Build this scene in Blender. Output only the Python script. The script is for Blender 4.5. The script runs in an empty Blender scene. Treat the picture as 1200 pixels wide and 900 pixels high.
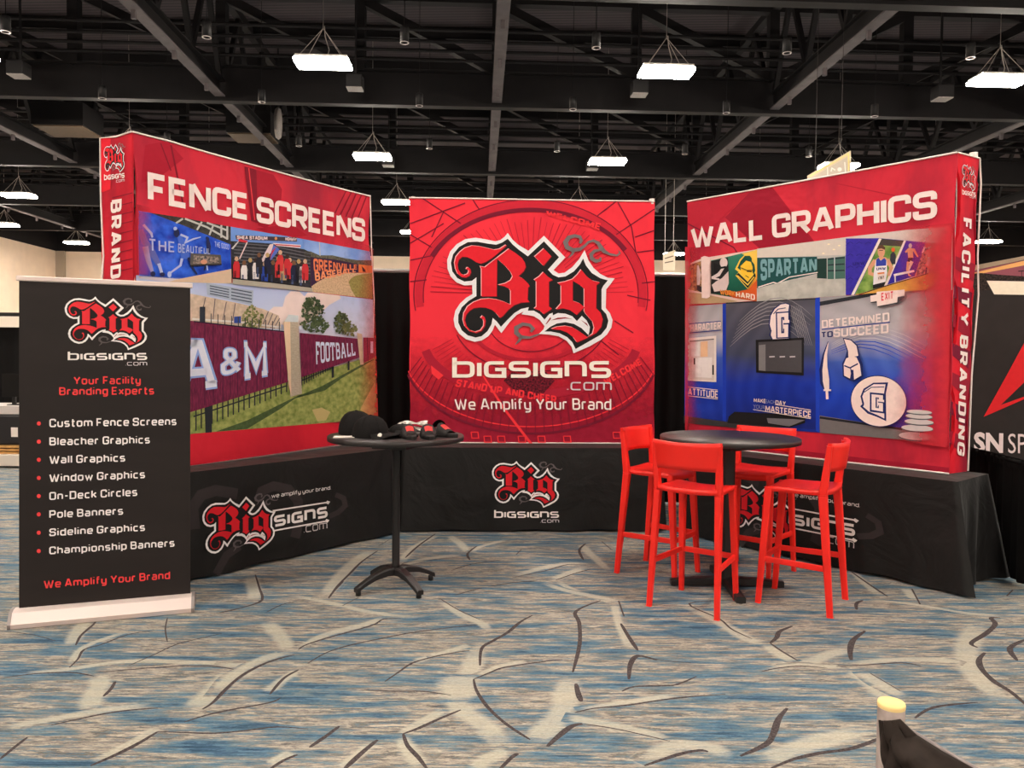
import bpy, bmesh, math, random
from mathutils import Vector, Matrix
from mathutils.geometry import tessellate_polygon
random.seed(7)
S = bpy.context.scene
C = S.collection
PI = math.pi

# ------------------------------------------------------------------ camera, world, exposure
CAM_H, FPX, PITCH, ROLL = 1.54, 893.14, 0.0337, 0.009
f_ = Vector((0, math.cos(PITCH), -math.sin(PITCH)))
r0 = Vector((1, 0, 0)); u0 = r0.cross(f_)
r_ = r0 * math.cos(ROLL) + u0 * math.sin(ROLL)
u_ = u0 * math.cos(ROLL) - r0 * math.sin(ROLL)
CO = Vector((0, 0, CAM_H))
cd = bpy.data.cameras.new('camera'); cam = bpy.data.objects.new('camera', cd); C.objects.link(cam)
cd.sensor_fit = 'HORIZONTAL'; cd.sensor_width = 36; cd.lens = 36 * FPX / 1200
cd.clip_start = 0.05; cd.clip_end = 300
m3 = Matrix((r_, u_, -f_)).transposed()
cam.matrix_world = Matrix.Translation(CO) @ m3.to_4x4()
S.camera = cam
S.view_settings.view_transform = 'Standard'; S.view_settings.look = 'None'
S.view_settings.gamma = 1; S.view_settings.use_curve_mapping = False
S.view_settings.exposure = 0.62
LAMP_L = 105.0
w = bpy.data.worlds.new('world'); S.world = w; w.use_nodes = True
w.node_tree.nodes['Background'].inputs[0].default_value = (0.02, 0.018, 0.018, 1)
w.node_tree.nodes['Background'].inputs[1].default_value = 0.5
HALL = 0.044
def H(x, y, z=0.0):
    c, s = math.cos(HALL), math.sin(HALL)
    return Vector((x * c - y * s, x * s + y * c, z))
def ray(p):
    return f_ + r_ * ((p[0] - 600) / FPX) - u_ * ((p[1] - 450) / FPX)
def on_z(p, z=0.0):
    d = ray(p); return CO + d * ((z - CAM_H) / d.z)
def on_y(p, y):
    d = ray(p); return CO + d * (y / d.y)

# ------------------------------------------------------------------ materials
def lin(c):
    def g(v):
        v = v / 255.0
        return v / 12.92 if v <= 0.04045 else ((v + 0.055) / 1.055) ** 2.4
    return (g(c[0]), g(c[1]), g(c[2]), 1)
MATS = {}
def bsdf(name):
    m = bpy.data.materials.new(name); m.use_nodes = True
    return m, m.node_tree.nodes, m.node_tree.links, m.node_tree.nodes['Principled BSDF']
def mat(name, col, rough=0.7, metal=0.0, noise=0.0, nscale=8.0, bump=0.0, bscale=20.0, spec=0.3, emit=0.0, coord='Object', stretch=(1, 1, 1)):
    if name in MATS: return MATS[name]
    m, N, L, b = bsdf(name)
    b.inputs['Roughness'].default_value = rough; b.inputs['Metallic'].default_value = metal
    b.inputs['Specular IOR Level'].default_value = spec
    tc = N.new('ShaderNodeTexCoord'); mp = N.new('ShaderNodeMapping'); mp.inputs['Scale'].default_value = stretch
    L.new(tc.outputs[coord], mp.inputs['Vector'])
    base = lin(col)
    nz = N.new('ShaderNodeTexNoise'); nz.inputs['Scale'].default_value = nscale; nz.inputs['Detail'].default_value = 4
    L.new(mp.outputs[0], nz.inputs['Vector'])
    rp = N.new('ShaderNodeValToRGB')
    k = noise
    rp.color_ramp.elements[0].position = 0.3; rp.color_ramp.elements[1].position = 0.7
    rp.color_ramp.elements[0].color = tuple(max(0, v * (1 - k)) for v in base[:3]) + (1,)
    rp.color_ramp.elements[1].color = tuple(min(1, v * (1 + k)) for v in base[:3]) + (1,)
    L.new(nz.outputs['Fac'], rp.inputs[0]); L.new(rp.outputs[0], b.inputs['Base Color'])
    if emit:
        b.inputs['Emission Color'].default_value = base; b.inputs['Emission Strength'].default_value = emit
    if bump:
        n2 = N.new('ShaderNodeTexNoise'); n2.inputs['Scale'].default_value = bscale; n2.inputs['Detail'].default_value = 3
        L.new(mp.outputs[0], n2.inputs['Vector'])
        bp = N.new('ShaderNodeBump'); bp.inputs['Strength'].default_value = bump; bp.inputs['Distance'].default_value = 0.02
        L.new(n2.outputs['Fac'], bp.inputs['Height']); L.new(bp.outputs[0], b.inputs['Normal'])
    MATS[name] = m
    return m
def wrinkle(N, L, b, strength=0.35):
    """soft folds of stretched cloth"""
    tc = N.new('ShaderNodeTexCoord')
    a = N.new('ShaderNodeTexNoise'); a.inputs['Scale'].default_value = 2.2; a.inputs['Detail'].default_value = 2; a.inputs['Distortion'].default_value = 1.2
    L.new(tc.outputs['Object'], a.inputs['Vector'])
    bp = N.new('ShaderNodeBump'); bp.inputs['Strength'].default_value = strength; bp.inputs['Distance'].default_value = 0.05
    L.new(a.outputs['Fac'], bp.inputs['Height']); L.new(bp.outputs[0], b.inputs['Normal'])
def printed(name, col, noise=0.06, nscale=30.0, rough=0.75, stretch=(1, 1, 1), col2=None, lo=0.35, hi=0.65):
    """ink on display fabric: two tones mottled by noise, cloth folds as bump"""
    if name in MATS: return MATS[name]
    m, N, L, b = bsdf(name)
    b.inputs['Roughness'].default_value = rough; b.inputs['Specular IOR Level'].default_value = 0.2
    uv = N.new('ShaderNodeUVMap'); mp = N.new('ShaderNodeMapping'); mp.inputs['Scale'].default_value = stretch
    L.new(uv.outputs[0], mp.inputs['Vector'])
    nz = N.new('ShaderNodeTexNoise'); nz.inputs['Scale'].default_value = nscale; nz.inputs['Detail'].default_value = 5
    L.new(mp.outputs[0], nz.inputs['Vector'])
    rp = N.new('ShaderNodeValToRGB'); base = lin(col)
    e = rp.color_ramp.elements
    e[0].position = lo; e[1].position = hi
    e[0].color = tuple(v * (1 - noise) for v in base[:3]) + (1,)
    e[1].color = lin(col2) if col2 else tuple(min(1, v * (1 + noise)) for v in base[:3]) + (1,)
    L.new(nz.outputs['Fac'], rp.inputs[0]); L.new(rp.outputs[0], b.inputs['Base Color'])
    wrinkle(N, L, b)
    MATS[name] = m
    return m
def vramp(name, stops, swirl=0.0, lines=0.0):
    """print whose ink changes with height up the panel (UV v in metres); swirl adds brushed curves"""
    if name in MATS: return MATS[name]
    m, N, L, b = bsdf(name)
    b.inputs['Roughness'].default_value = 0.75; b.inputs['Specular IOR Level'].default_value = 0.2
    uv = N.new('ShaderNodeUVMap'); sp = N.new('ShaderNodeSeparateXYZ'); L.new(uv.outputs[0], sp.inputs[0])
    nz = N.new('ShaderNodeTexNoise'); nz.inputs['Scale'].default_value = 2.5; nz.inputs['Detail'].default_value = 3
    L.new(uv.outputs[0], nz.inputs['Vector'])
    ad = N.new('ShaderNodeMath'); ad.operation = 'MULTIPLY_ADD'; ad.inputs[1].default_value = swirl; L.new(nz.outputs['Fac'], ad.inputs[0]); L.new(sp.outputs[1], ad.inputs[2])
    lo, hi = stops[0][0], stops[-1][0]
    mr = N.new('ShaderNodeMapRange'); mr.inputs[1].default_value = lo + swirl * .5; mr.inputs[2].default_value = hi + swirl * .5
    L.new(ad.outputs[0], mr.inputs[0])
    rp = N.new('ShaderNodeValToRGB'); cr = rp.color_ramp
    for i, (z, c) in enumerate(stops):
        q = (z - lo) / (hi - lo)
        if i == 0: e = cr.elements[0]; e.position = q
        elif i == len(stops) - 1: e = cr.elements[-1]; e.position = q
        else: e = cr.elements.new(q)
        e.color = lin(c)
    L.new(mr.outputs[0], rp.inputs[0])
    out = rp.outputs[0]
    if lines:
        wv = N.new('ShaderNodeTexWave'); wv.wave_type = 'RINGS'; wv.rings_direction = 'SPHERICAL'
        wv.inputs['Scale'].default_value = 2.2; wv.inputs['Distortion'].default_value = 2.2; wv.inputs['Detail'].default_value = 3; wv.inputs['Detail Scale'].default_value = .8
        mp = N.new('ShaderNodeMapping'); mp.inputs['Location'].default_value = (-1.2, -1.3, 0); L.new(uv.outputs[0], mp.inputs[0]); L.new(mp.outputs[0], wv.inputs['Vector'])
        mx = N.new('ShaderNodeMix'); mx.data_type = 'RGBA'; mx.blend_type = 'SOFT_LIGHT'; mx.inputs[0].default_value = lines
        L.new(out, mx.inputs[6]); L.new(wv.outputs['Color'], mx.inputs[7]); out = mx.outputs[2]
    L.new(out, b.inputs['Base Color']); wrinkle(N, L, b)
    MATS[name] = m
    return m
def fade(name, col, u_a, u_b, axis=0):
    """printed colour that dissolves across the panel between two distances (metres)"""
    m, N, L, b = bsdf(name)
    b.inputs['Base Color'].default_value = lin(col); b.inputs['Roughness'].default_value = 0.75; b.inputs['Specular IOR Level'].default_value = 0.2
    uv = N.new('ShaderNodeUVMap'); sp = N.new('ShaderNodeSeparateXYZ'); L.new(uv.outputs[0], sp.inputs[0])
    nz = N.new('ShaderNodeTexNoise'); nz.inputs['Scale'].default_value = 14; nz.inputs['Detail'].default_value = 6; L.new(uv.outputs[0], nz.inputs['Vector'])
    mr = N.new('ShaderNodeMapRange'); mr.inputs[1].default_value = u_a; mr.inputs[2].default_value = u_b; L.new(sp.outputs[axis], mr.inputs[0])
    a = N.new('ShaderNodeMath'); a.operation = 'MULTIPLY_ADD'; a.inputs[1].default_value = 0.5; a.inputs[2].default_value = -0.25; L.new(nz.outputs['Fac'], a.inputs[0])
    s2 = N.new('ShaderNodeMath'); s2.operation = 'ADD'; s2.use_clamp = True; L.new(mr.outputs[0], s2.inputs[0]); L.new(a.outputs[0], s2.inputs[1])
    tr = N.new('ShaderNodeBsdfTransparent'); mx = N.new('ShaderNodeMixShader')
    L.new(s2.outputs[0], mx.inputs[0]); L.new(tr.outputs[0], mx.inputs[1]); L.new(b.outputs[0], mx.inputs[2])
    L.new(mx.outputs[0], N['Material Output'].inputs[0])
    wrinkle(N, L, b)
    return m
def ink(r, g, b, noise=0.025):
    return printed('ink_%d_%d_%d' % (r, g, b), (r, g, b), noise)

M_RED = (206, 30, 50)
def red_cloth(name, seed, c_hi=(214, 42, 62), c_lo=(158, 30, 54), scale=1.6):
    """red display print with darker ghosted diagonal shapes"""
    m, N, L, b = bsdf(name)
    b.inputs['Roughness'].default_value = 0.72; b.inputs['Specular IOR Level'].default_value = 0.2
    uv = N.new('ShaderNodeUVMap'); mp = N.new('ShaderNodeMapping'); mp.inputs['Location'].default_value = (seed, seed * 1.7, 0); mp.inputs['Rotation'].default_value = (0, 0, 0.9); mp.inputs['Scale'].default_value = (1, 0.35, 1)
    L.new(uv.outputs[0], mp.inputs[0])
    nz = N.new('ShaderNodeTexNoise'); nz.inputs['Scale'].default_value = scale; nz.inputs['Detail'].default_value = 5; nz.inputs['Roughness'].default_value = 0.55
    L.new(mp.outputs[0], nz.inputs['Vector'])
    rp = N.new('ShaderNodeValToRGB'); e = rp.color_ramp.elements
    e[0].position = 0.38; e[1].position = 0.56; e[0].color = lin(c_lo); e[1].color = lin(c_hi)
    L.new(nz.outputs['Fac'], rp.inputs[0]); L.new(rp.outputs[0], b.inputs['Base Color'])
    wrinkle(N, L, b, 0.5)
    return m

# ------------------------------------------------------------------ mesh helpers
def link_mesh(name, verts, faces, mats, parent=None, midx=None, smooth=False, uvs=None, flags=None):
    me = bpy.data.meshes.new(name); me.from_pydata([tuple(v) for v in verts], [], faces)
    if not isinstance(mats, (list, tuple)): mats = [mats]
    for m in mats: me.materials.append(m)
    if midx: me.polygons.foreach_set('material_index', midx)
    if smooth: me.polygons.foreach_set('use_smooth', [True] * len(faces))
    if uvs:
        ul = me.uv_layers.new(name='UVMap')
        for lp in me.loops: ul.data[lp.index].uv = uvs[lp.vertex_index]
    me.update()
    o = bpy.data.objects.new(name, me); C.objects.link(o)
    if parent:
        o.parent = parent; o.matrix_parent_inverse = parent.get('_inv_ok') and Matrix() or Matrix.Translation(-parent_world(parent))
    return o
def parent_world(p):
    v = Vector(p.location)
    q = p.parent
    # parts sit at the world origin, so only an Empty carries an offset
    return v
def empty(name, loc, label, cat, group=None, rz=0.0):
    o = bpy.data.objects.new(name, None); C.objects.link(o); o.location = loc; o.rotation_euler = (0, 0, rz)
    o.empty_display_size = 0.2
    o['label'] = label; o['category'] = cat
    if group: o['group'] = group
    return o
def tag(o, label, cat, group=None):
    o['label'] = label; o['category'] = cat
    if group: o['group'] = group
    return o
class MB:
    """collects shapes into one mesh"""
    def __init__(s): s.v = []; s.f = []; s.m = []; s.sm = []
    def add(s, vs, fs, mi=0, smooth=False):
        n = len(s.v); s.v += [Vector(v) for v in vs]
        for q in fs: s.f.append([n + i for i in q]); s.m.append(mi); s.sm.append(smooth)
    def box(s, c, d, rz=0.0, mi=0):
        cx, cy, cz = c; hx, hy, hz = d[0] / 2, d[1] / 2, d[2] / 2
        R = Matrix.Rotation(rz, 3, 'Z')
        vs = [Vector(c) + R @ Vector((x, y, z)) for z in (-hz, hz) for x, y in ((-hx, -hy), (hx, -hy), (hx, hy), (-hx, hy))]
        s.add(vs, [(3, 2, 1, 0), (4, 5, 6, 7), (0, 1, 5, 4), (1, 2, 6, 5), (2, 3, 7, 6), (3, 0, 4, 7)], mi)
    def beam(s, p0, p1, wd, ht, up=Vector((0, 0, 1)), w1=None, h1=None, mi=0, bev=0.0):
        p0, p1 = Vector(p0), Vector(p1); d = (p1 - p0).normalized()
        x = d.cross(up)
        if x.length < 1e-4: x = d.cross(Vector((0, 1, 0)))
        x.normalize(); y = x.cross(d).normalized()
        rings = []
        for p, a, b in ((p0, wd, ht), (p1, w1 or wd, h1 or ht)):
            a /= 2; b /= 2
            k = min(a, b) * bev
            pts = [(-a + k, -b), (a - k, -b), (a, -b + k), (a, b - k), (a - k, b), (-a + k, b), (-a, b - k), (-a, -b + k)] if bev else [(-a, -b), (a, -b), (a, b), (-a, b)]
            rings.append([p + x * q[0] + y * q[1] for q in pts])
        n = len(rings[0])
        s.add(rings[0] + rings[1], [[(i + 1) % n, i, n + i, n + (i + 1) % n][::-1] for i in range(n)] + [list(range(n)), list(range(2 * n - 1, n - 1, -1))], mi)
    def tube(s, pts, r, n=8, mi=0, cap=True, smooth=True):
        pts = [Vector(p) for p in pts]; rings = []
        rr = r if isinstance(r, (list, tuple)) else [r] * len(pts)
        px = None
        for i, p in enumerate(pts):
            d = (pts[min(i + 1, len(pts) - 1)] - pts[max(i - 1, 0)]).normalized()
            x = px - d * px.dot(d) if px is not None else d.orthogonal()
            if x.length < 1e-5: x = d.orthogonal()
            x.normalize(); px = x; y = d.cross(x)
            rings.append([p + (x * math.cos(2 * PI * k / n) + y * math.sin(2 * PI * k / n)) * rr[i] for k in range(n)])
        vs = [v for q in rings for v in q]; fs = []
        for i in range(len(pts) - 1):
            for k in range(n): fs.append((i * n + k, i * n + (k + 1) % n, (i + 1) * n + (k + 1) % n, (i + 1) * n + k))
        s.add(vs, fs, mi, smooth)
        if cap:
            s.add(rings[0], [list(range(n))[::-1]], mi); s.add(rings[-1], [list(range(n))], mi)
    def lathe(s, c, prof, n=32, mi=0, smooth=True):
        c = Vector(c); vs = []; fs = []
        for r, z in prof: vs += [c + Vector((r * math.cos(2 * PI * k / n), r * math.sin(2 * PI * k / n), z)) for k in range(n)]
        for i in range(len(prof) - 1):
            for k in range(n): fs.append((i * n + k, i * n + (k + 1) % n, (i + 1) * n + (k + 1) % n, (i + 1) * n + k))
        s.add(vs, fs, mi, smooth)
    def grid(s, fn, nu, nv, mi=0, smooth=True):
        vs = [fn(i / nu, j / nv) for j in range(nv + 1) for i in range(nu + 1)]
        s.add(vs, [(j * (nu + 1) + i, j * (nu + 1) + i + 1, (j + 1) * (nu + 1) + i + 1, (j + 1) * (nu + 1) + i) for j in range(nv) for i in range(nu)], mi, smooth)
    def build(s, name, mats, parent=None):
        o = link_mesh(name, s.v, s.f, mats, parent, s.m)
        o.data.polygons.foreach_set('use_smooth', s.sm)
        return o
def rounded(o, wd=0.006, seg=2):
    b = o.modifiers.new('bevel', 'BEVEL'); b.width = wd; b.segments = seg; b.limit_method = 'ANGLE'; b.angle_limit = 0.7
    return o

# ------------------------------------------------------------------ lettering
CAPS = {'A': '.68;0,0 .42,1 .58,1 1,0|.15,.28 .85,.28', 'B': '.6;0,0 0,1 .94,1* .94,.52* .1,.52|.5,.52 1,.52* 1,0* 0,0',
 'C': '.6;1,.7 1,1* 0,1* 0,0* 1,0* 1,.3', 'D': '.62;0,0 0,1 1,1* 1,0* 0,0 0,.1', 'E': '.52;1,1 0,1 0,0 1,0|0,.5 .88,.5', 'F': '.5;1,1 0,1 0,0|0,.47 .85,.47',
 'G': '.62;1,.72 1,1* 0,1* 0,0* 1,0* 1,.48 .55,.48', 'H': '.62;0,0 0,1|1,0 1,1|0,.5 1,.5', 'I': '0;0,0 0,1', 'J': '.5;1,1 1,0* 0,0* 0,.3', 'K': '.6;0,0 0,1|1,1 .1,.45|.35,.58 1,0',
 'L': '.5;0,1 0,0 1,0', 'M': '.84;0,0 0,1|1,0 1,1|.03,1 .5,.25 .97,1', 'N': '.66;0,0 0,1|1,0 1,1|.07,1 .93,0', 'O': '.62;.5,1 1,1* 1,0* 0,0* 0,1* .5,1', 'P': '.58;0,0 0,1 1,1* 1,.42* 0,.42',
 'R': '.6;0,0 0,1 1,1* 1,.45* 0,.45|.5,.45 1,0', 'S': '.6;1,.72 1,1* 0,1* 0,.52* 1,.52* 1,0* 0,0* 0,.28', 'T': '.6;0,1 1,1|.5,1 .5,0', 'U': '.62;0,1 0,0* 1,0* 1,1',
 'V': '.7;0,1 .46,0 .54,0 1,1', 'W': '1.0;0,1 .22,0 .3,0 .5,.9 .7,0 .78,0 1,1', 'X': '.6;0,0 1,1|0,1 1,0', 'Y': '.66;0,1 .5,.42 1,1|.5,.42 .5,0', '-': '.3;0,.42 1,.42', '.': '0;0,0 0,.05', '&': '.62;1,0 .18,.72 .18,1* .74,1* .74,.68 0,.34 0,0* .62,0* 1,.42'}
LOW = {'a': '.5;.05,.7 1,.7* 1,0|1,0 0,0* 0,.38* 1,.38', 'b': '.52;0,1 0,0 1,0* 1,.7* 0,.7', 'c': '.48;1,.7 0,.7* 0,0* 1,0', 'd': '.52;1,1 1,0 0,0* 0,.7* 1,.7', 'e': '.52;1,0 0,0* 0,.7* 1,.7* 1,.35 0,.35',
 'f': '.34;1,1 .35,1* .35,0|0,.7 1,.7', 'g': '.52;1,0 0,0* 0,.7* 1,.7 1,-.28* .05,-.28', 'h': '.5;0,1 0,0|0,.7 1,.7* 1,0', 'i': '0;0,0 0,.7|0,.96 0,1.04', 'k': '.48;0,1 0,0|1,.7 .05,.3|.35,.42 1,0', 'l': '0;0,0 0,1',
 'm': '.9;0,0 0,.7|0,.7 .5,.7* .5,0|.5,.7 1,.7* 1,0', 'n': '.5;0,0 0,.7|0,.7 1,.7* 1,0', 'o': '.52;.5,.7 1,.7* 1,0* 0,0* 0,.7* .5,.7', 'p': '.52;0,-.28 0,.7 1,.7* 1,0* 0,0', 'r': '.32;0,0 0,.7|0,.7 1,.7',
 's': '.48;1,.7 0,.7* 0,.35* 1,.35* 1,0* 0,0', 't': '.34;.35,1 .35,0* 1,0|0,.7 1,.7', 'u': '.5;0,.7 0,0* 1,0|1,0 1,.7', 'w': '.8;0,.7 .25,0 .5,.6 .75,0 1,.7', 'x': '.5;0,0 1,.7|0,.7 1,0', 'y': '.5;0,.7 0,0* 1,0|1,.7 1,-.28* .05,-.28'}
LOGOF = {'b': '1;0,1.42 0,0 1,0* 1,1* 0,1', 'i': '0;0,0 0,1', 'g': '1;1,1 0,1* 0,0* 1,0 1,.5 .5,.5', 's': '1;1,1 0,1* 0,.5* 1,.5* 1,0* 0,0', 'n': '1;0,0 0,1 1,1* 1,0', 'c': '1;1,1 0,1* 0,0* 1,0', 'o': '1;.5,1 1,1* 1,0* 0,0* 0,1* .5,1', 'm': '1.5;0,0 0,1 1,1* 1,0|.5,1 .5,0', '.': '0;0,0 0,.08'}
SLAB = dict(CAPS); SLAB.update({'A': '.9;.12,0 .44,1 .56,1 .88,0|.25,.32 .75,.32|0,0 .3,0|.7,0 1,0|.28,1 .5,1', 'M': '1;.1,0 .1,1 .5,.25 .9,1 .9,0|0,0 .25,0|.75,0 1,0|0,1 .15,1|.85,1 1,1', 'F': '.62;1,.8 1,1 0,1|.16,1 .16,0|.16,.5 .75,.5|0,0 .4,0', 'T': '.7;0,.8 0,1 1,1 1,.8|.5,1 .5,0|.3,0 .7,0', 'L': '.6;.16,1 .16,0|0,1 .4,1|0,0 1,0 1,.25', 'B': '.66;.14,0 .14,1|0,1 .94,1* .94,.52* .14,.52|.5,.52 1,.52* 1,0* 0,0'})
def ribbon2(pts, h):
    """centre line -> quads of half width h with mitred corners (2D); h may be per point"""
    n = len(pts); hh = h if isinstance(h, list) else [h] * n
    P = [Vector(p) for p in pts]; Lp = []; Rp = []
    for i in range(n):
        d1 = (P[i] - P[i - 1]).normalized() if i > 0 else None
        d2 = (P[i + 1] - P[i]).normalized() if i < n - 1 else None
        a = d1 or d2; b = d2 or d1
        t = a + b
        if t.length < 0.05: t = a.copy()
        t.normalize(); nn = Vector((-t.y, t.x)); k = max(0.45, nn.dot(Vector((-a.y, a.x))))
        Lp.append(P[i] + nn * hh[i] / k); Rp.append(P[i] - nn * hh[i] / k)
    return [[Rp[i], Rp[i + 1], Lp[i + 1], Lp[i]] for i in range(n - 1)]
def glyph_lines(spec, wide, R):
    wd, body = spec.split(';'); wd = float(wd) * wide; out = []
    for st in body.split('|'):
        raw = []
        for tok in st.split():
            r = tok.endswith('*'); x, y = tok.rstrip('*').split(','); raw.append((float(x) * wd, float(y), r))
        pts = []
        for i, (x, y, r) in enumerate(raw):
            if r and 0 < i < len(raw) - 1:
                p = Vector((x, y)); a = Vector(raw[i - 1][:2]); b = Vector(raw[i + 1][:2])
                da, db = (a - p), (b - p); q = min(R, da.length * .48, db.length * .48)
                A = p + da.normalized() * q; B = p + db.normalized() * q
                for k in range(5):
                    t = k / 4; pts.append((1 - t) ** 2 * A + 2 * t * (1 - t) * p + t * t * B)
            else: pts.append(Vector((x, y)))
        out.append(pts)
    return wd, out
def stroke_text(txt, t=0.19, font=None, wide=1.0, gap=0.16, R=0.2, space=0.36):
    """returns quads, with x from 0 to 1 over the line and y from 0 (baseline) to 1 (cap height)"""
    F = font or {**CAPS, **LOW}; quads = []; x = 0.0
    for ch in txt:
        if ch == ' ': x += space + t * .3; continue
        wd, ls = glyph_lines(F[ch], wide, R)
        for pts in ls:
            up = ch in CAPS and ch not in '-.&'
            for q in ribbon2(pts, t / 2): quads.append([(p.x + x, min(1 + t / 2, max(-t / 2, p.y)) if up and F is not LOGOF else p.y) for p in q])
        x += wd + t + gap
    x0 = min(p[0] for q in quads for p in q); x1 = max(p[0] for q in quads for p in q)
    return [[((p[0] - x0) / (x1 - x0), (p[1] + t / 2) / (1 + t)) for p in q] for q in quads]
def face_text(txt, bold=0.0):
    """plain lettering from Blender's own built-in face, triangulated into the same unit box"""
    cu = bpy.data.curves.new('tmp', 'FONT'); cu.body = txt; cu.offset = bold; cu.resolution_u = 3
    o = bpy.data.objects.new('tmp', cu); C.objects.link(o)
    dg = bpy.context.evaluated_depsgraph_get(); me = o.evaluated_get(dg).to_mesh()
    me.calc_loop_triangles()
    V = [v.co.copy() for v in me.vertices]; T = [list(t.vertices) for t in me.loop_triangles]
    o.evaluated_get(dg).to_mesh_clear(); bpy.data.objects.remove(o); bpy.data.curves.remove(cu)
    x0 = min(v.x for v in V); x1 = max(v.x for v in V); y0 = min(v.y for v in V); y1 = max(v.y for v in V)
    return [[((V[i].x - x0) / (x1 - x0), (V[i].y - y0) / (y1 - y0)) for i in t] for t in T]

# ------------------------------------------------------------------ printing on planes
class Plane:
    """vertical plane through two floor points; (u, z) in metres from the first point"""
    zmin = None
    def __init__(s, a, b):
        s.o = Vector((a[0], a[1], 0)); d = Vector((b[0] - a[0], b[1] - a[1], 0)); s.len = d.length; s.U = d.normalized()
        s.N = Vector((s.U.y, -s.U.x, 0))
        if s.N.dot(CO - s.o) < 0: s.N = -s.N
    def uz(s, p):
        d = ray(p); t = (s.o - CO).dot(s.N) / d.dot(s.N); q = CO + d * t
        return ((q - s.o).dot(s.U), q.z)
    def at(s, u, z, off=0.0): return s.o + s.U * u + Vector((0, 0, z)) + s.N * off
STEP = 0.0005
class Painter:
    def __init__(s, plane, base=0.002): s.pl = plane; s.v = []; s.uv = []; s.f = []; s.mi = []; s.mats = []; s.lay = 0; s.base = base
    def _m(s, m):
        if m not in s.mats: s.mats.append(m)
        return s.mats.index(m)
    def up(s): s.lay += 1
    def uzpoly(s, pts, m, lay=None):
        lay = s.lay if lay is None else lay
        k = s._m(m); n = len(s.v)
        if s.pl.zmin: pts = [(u, max(z, s.pl.zmin)) for u, z in pts]
        for u, z in pts: s.v.append(s.pl.at(u, z, s.base + lay * STEP)); s.uv.append((u, z))
        if len(pts) <= 3: tris = [tuple(range(len(pts)))]
        else: tris = tessellate_polygon([[Vector((p[0], p[1], 0)) for p in pts]])
        for t in tris:
            a, b, c = [Vector(pts[i]) for i in t]
            if (b - a).cross(c - a) < 0: t = (t[0], t[2], t[1])
            s.f.append([n + i for i in t]); s.mi.append(k)
    def poly(s, pts, m, up=True):
        if up: s.up()
        s.uzpoly([s.pl.uz(p) for p in pts], m)
    def line(s, pts, wpx, m, up=True):
        """stroke given in photo pixels; width in pixels, may vary along it"""
        if up: s.up()
        h = [q / 2 for q in wpx] if isinstance(wpx, (list, tuple)) else wpx / 2
        for q in ribbon2(pts, h): s.uzpoly([s.pl.uz(p) for p in q], m)
    def disc(s, c, rx, ry, m, rot=0.0, n=28, up=True):
        s.poly([(c[0] + rx * math.cos(t) * math.cos(rot) - ry * math.sin(t) * math.sin(rot), c[1] + rx * math.cos(t) * math.sin(rot) + ry * math.sin(t) * math.cos(rot)) for t in [2 * PI * k / n for k in range(n)]], m, up)
    def quad(s, TL, TR, BL, BR):
        a, b, c, d = [s.pl.uz(p) for p in (TL, TR, BL, BR)]
        def g(x, y): return tuple((1 - y) * ((1 - x) * c[i] + x * d[i]) + y * ((1 - x) * a[i] + x * b[i]) for i in (0, 1))
        return g
    def shapes(s, shp, g, m, up=True):
        if up: s.up()
        for q in shp: s.uzpoly([g(*p) for p in q], m)
    def text(s, txt, TL, TR, BL, BR, m, **k):
        s.shapes(stroke_text(txt, **k), s.quad(TL, TR, BL, BR), m)
    def face(s, txt, TL, TR, BL, BR, m, bold=0.0):
        s.shapes(face_text(txt, bold), s.quad(TL, TR, BL, BR), m)
    def build(s, name, parent):
        return link_mesh(name, s.v, s.f, s.mats, parent, s.mi, uvs=s.uv)
def cr(ox, oy, sc): return lambda *p: [(ox + q[0] / sc, oy + q[1] / sc) for q in p]
def smooth_closed(pts, keep=()):
    return pts

# blackletter emblem traced in its own frame (reference frame 524..720 x 273..414)
A_, B_, C_, D_ = cr(520, 265, 10), cr(610, 265, 10), cr(520, 335, 10), cr(610, 335, 10)
LG_OUT = A_((745, 82), (800, 160), (870, 222), (985, 290)) + B_((268, 115), (520, 368), (380, 515), (440, 555), (510, 545), (600, 480), (680, 390), (745, 282), (790, 400), (850, 490), (930, 560), (1020, 605), (1100, 612), (1050, 680), (1000, 740)) + \
 D_((995, 260), (1045, 320), (1075, 400), (1060, 490), (1010, 570), (940, 630), (800, 710), (615, 790), (590, 710), (530, 640), (440, 590), (330, 570), (210, 562), (262, 510), (275, 472), (220, 400), (150, 355)) + \
 C_((1000, 345), (905, 332), (930, 300), (850, 340), (770, 420), (670, 555), (595, 455), (570, 520), (520, 590), (440, 640), (360, 655), (260, 625), (180, 560), (130, 480), (115, 390), (135, 290), (190, 205), (260, 140), (335, 95)) + \
 A_((330, 690), (240, 695), (150, 660), (80, 590), (45, 500), (40, 400), (75, 300), (150, 215), (250, 155), (370, 138), (480, 155), (600, 180), (660, 165), (710, 125))
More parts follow.
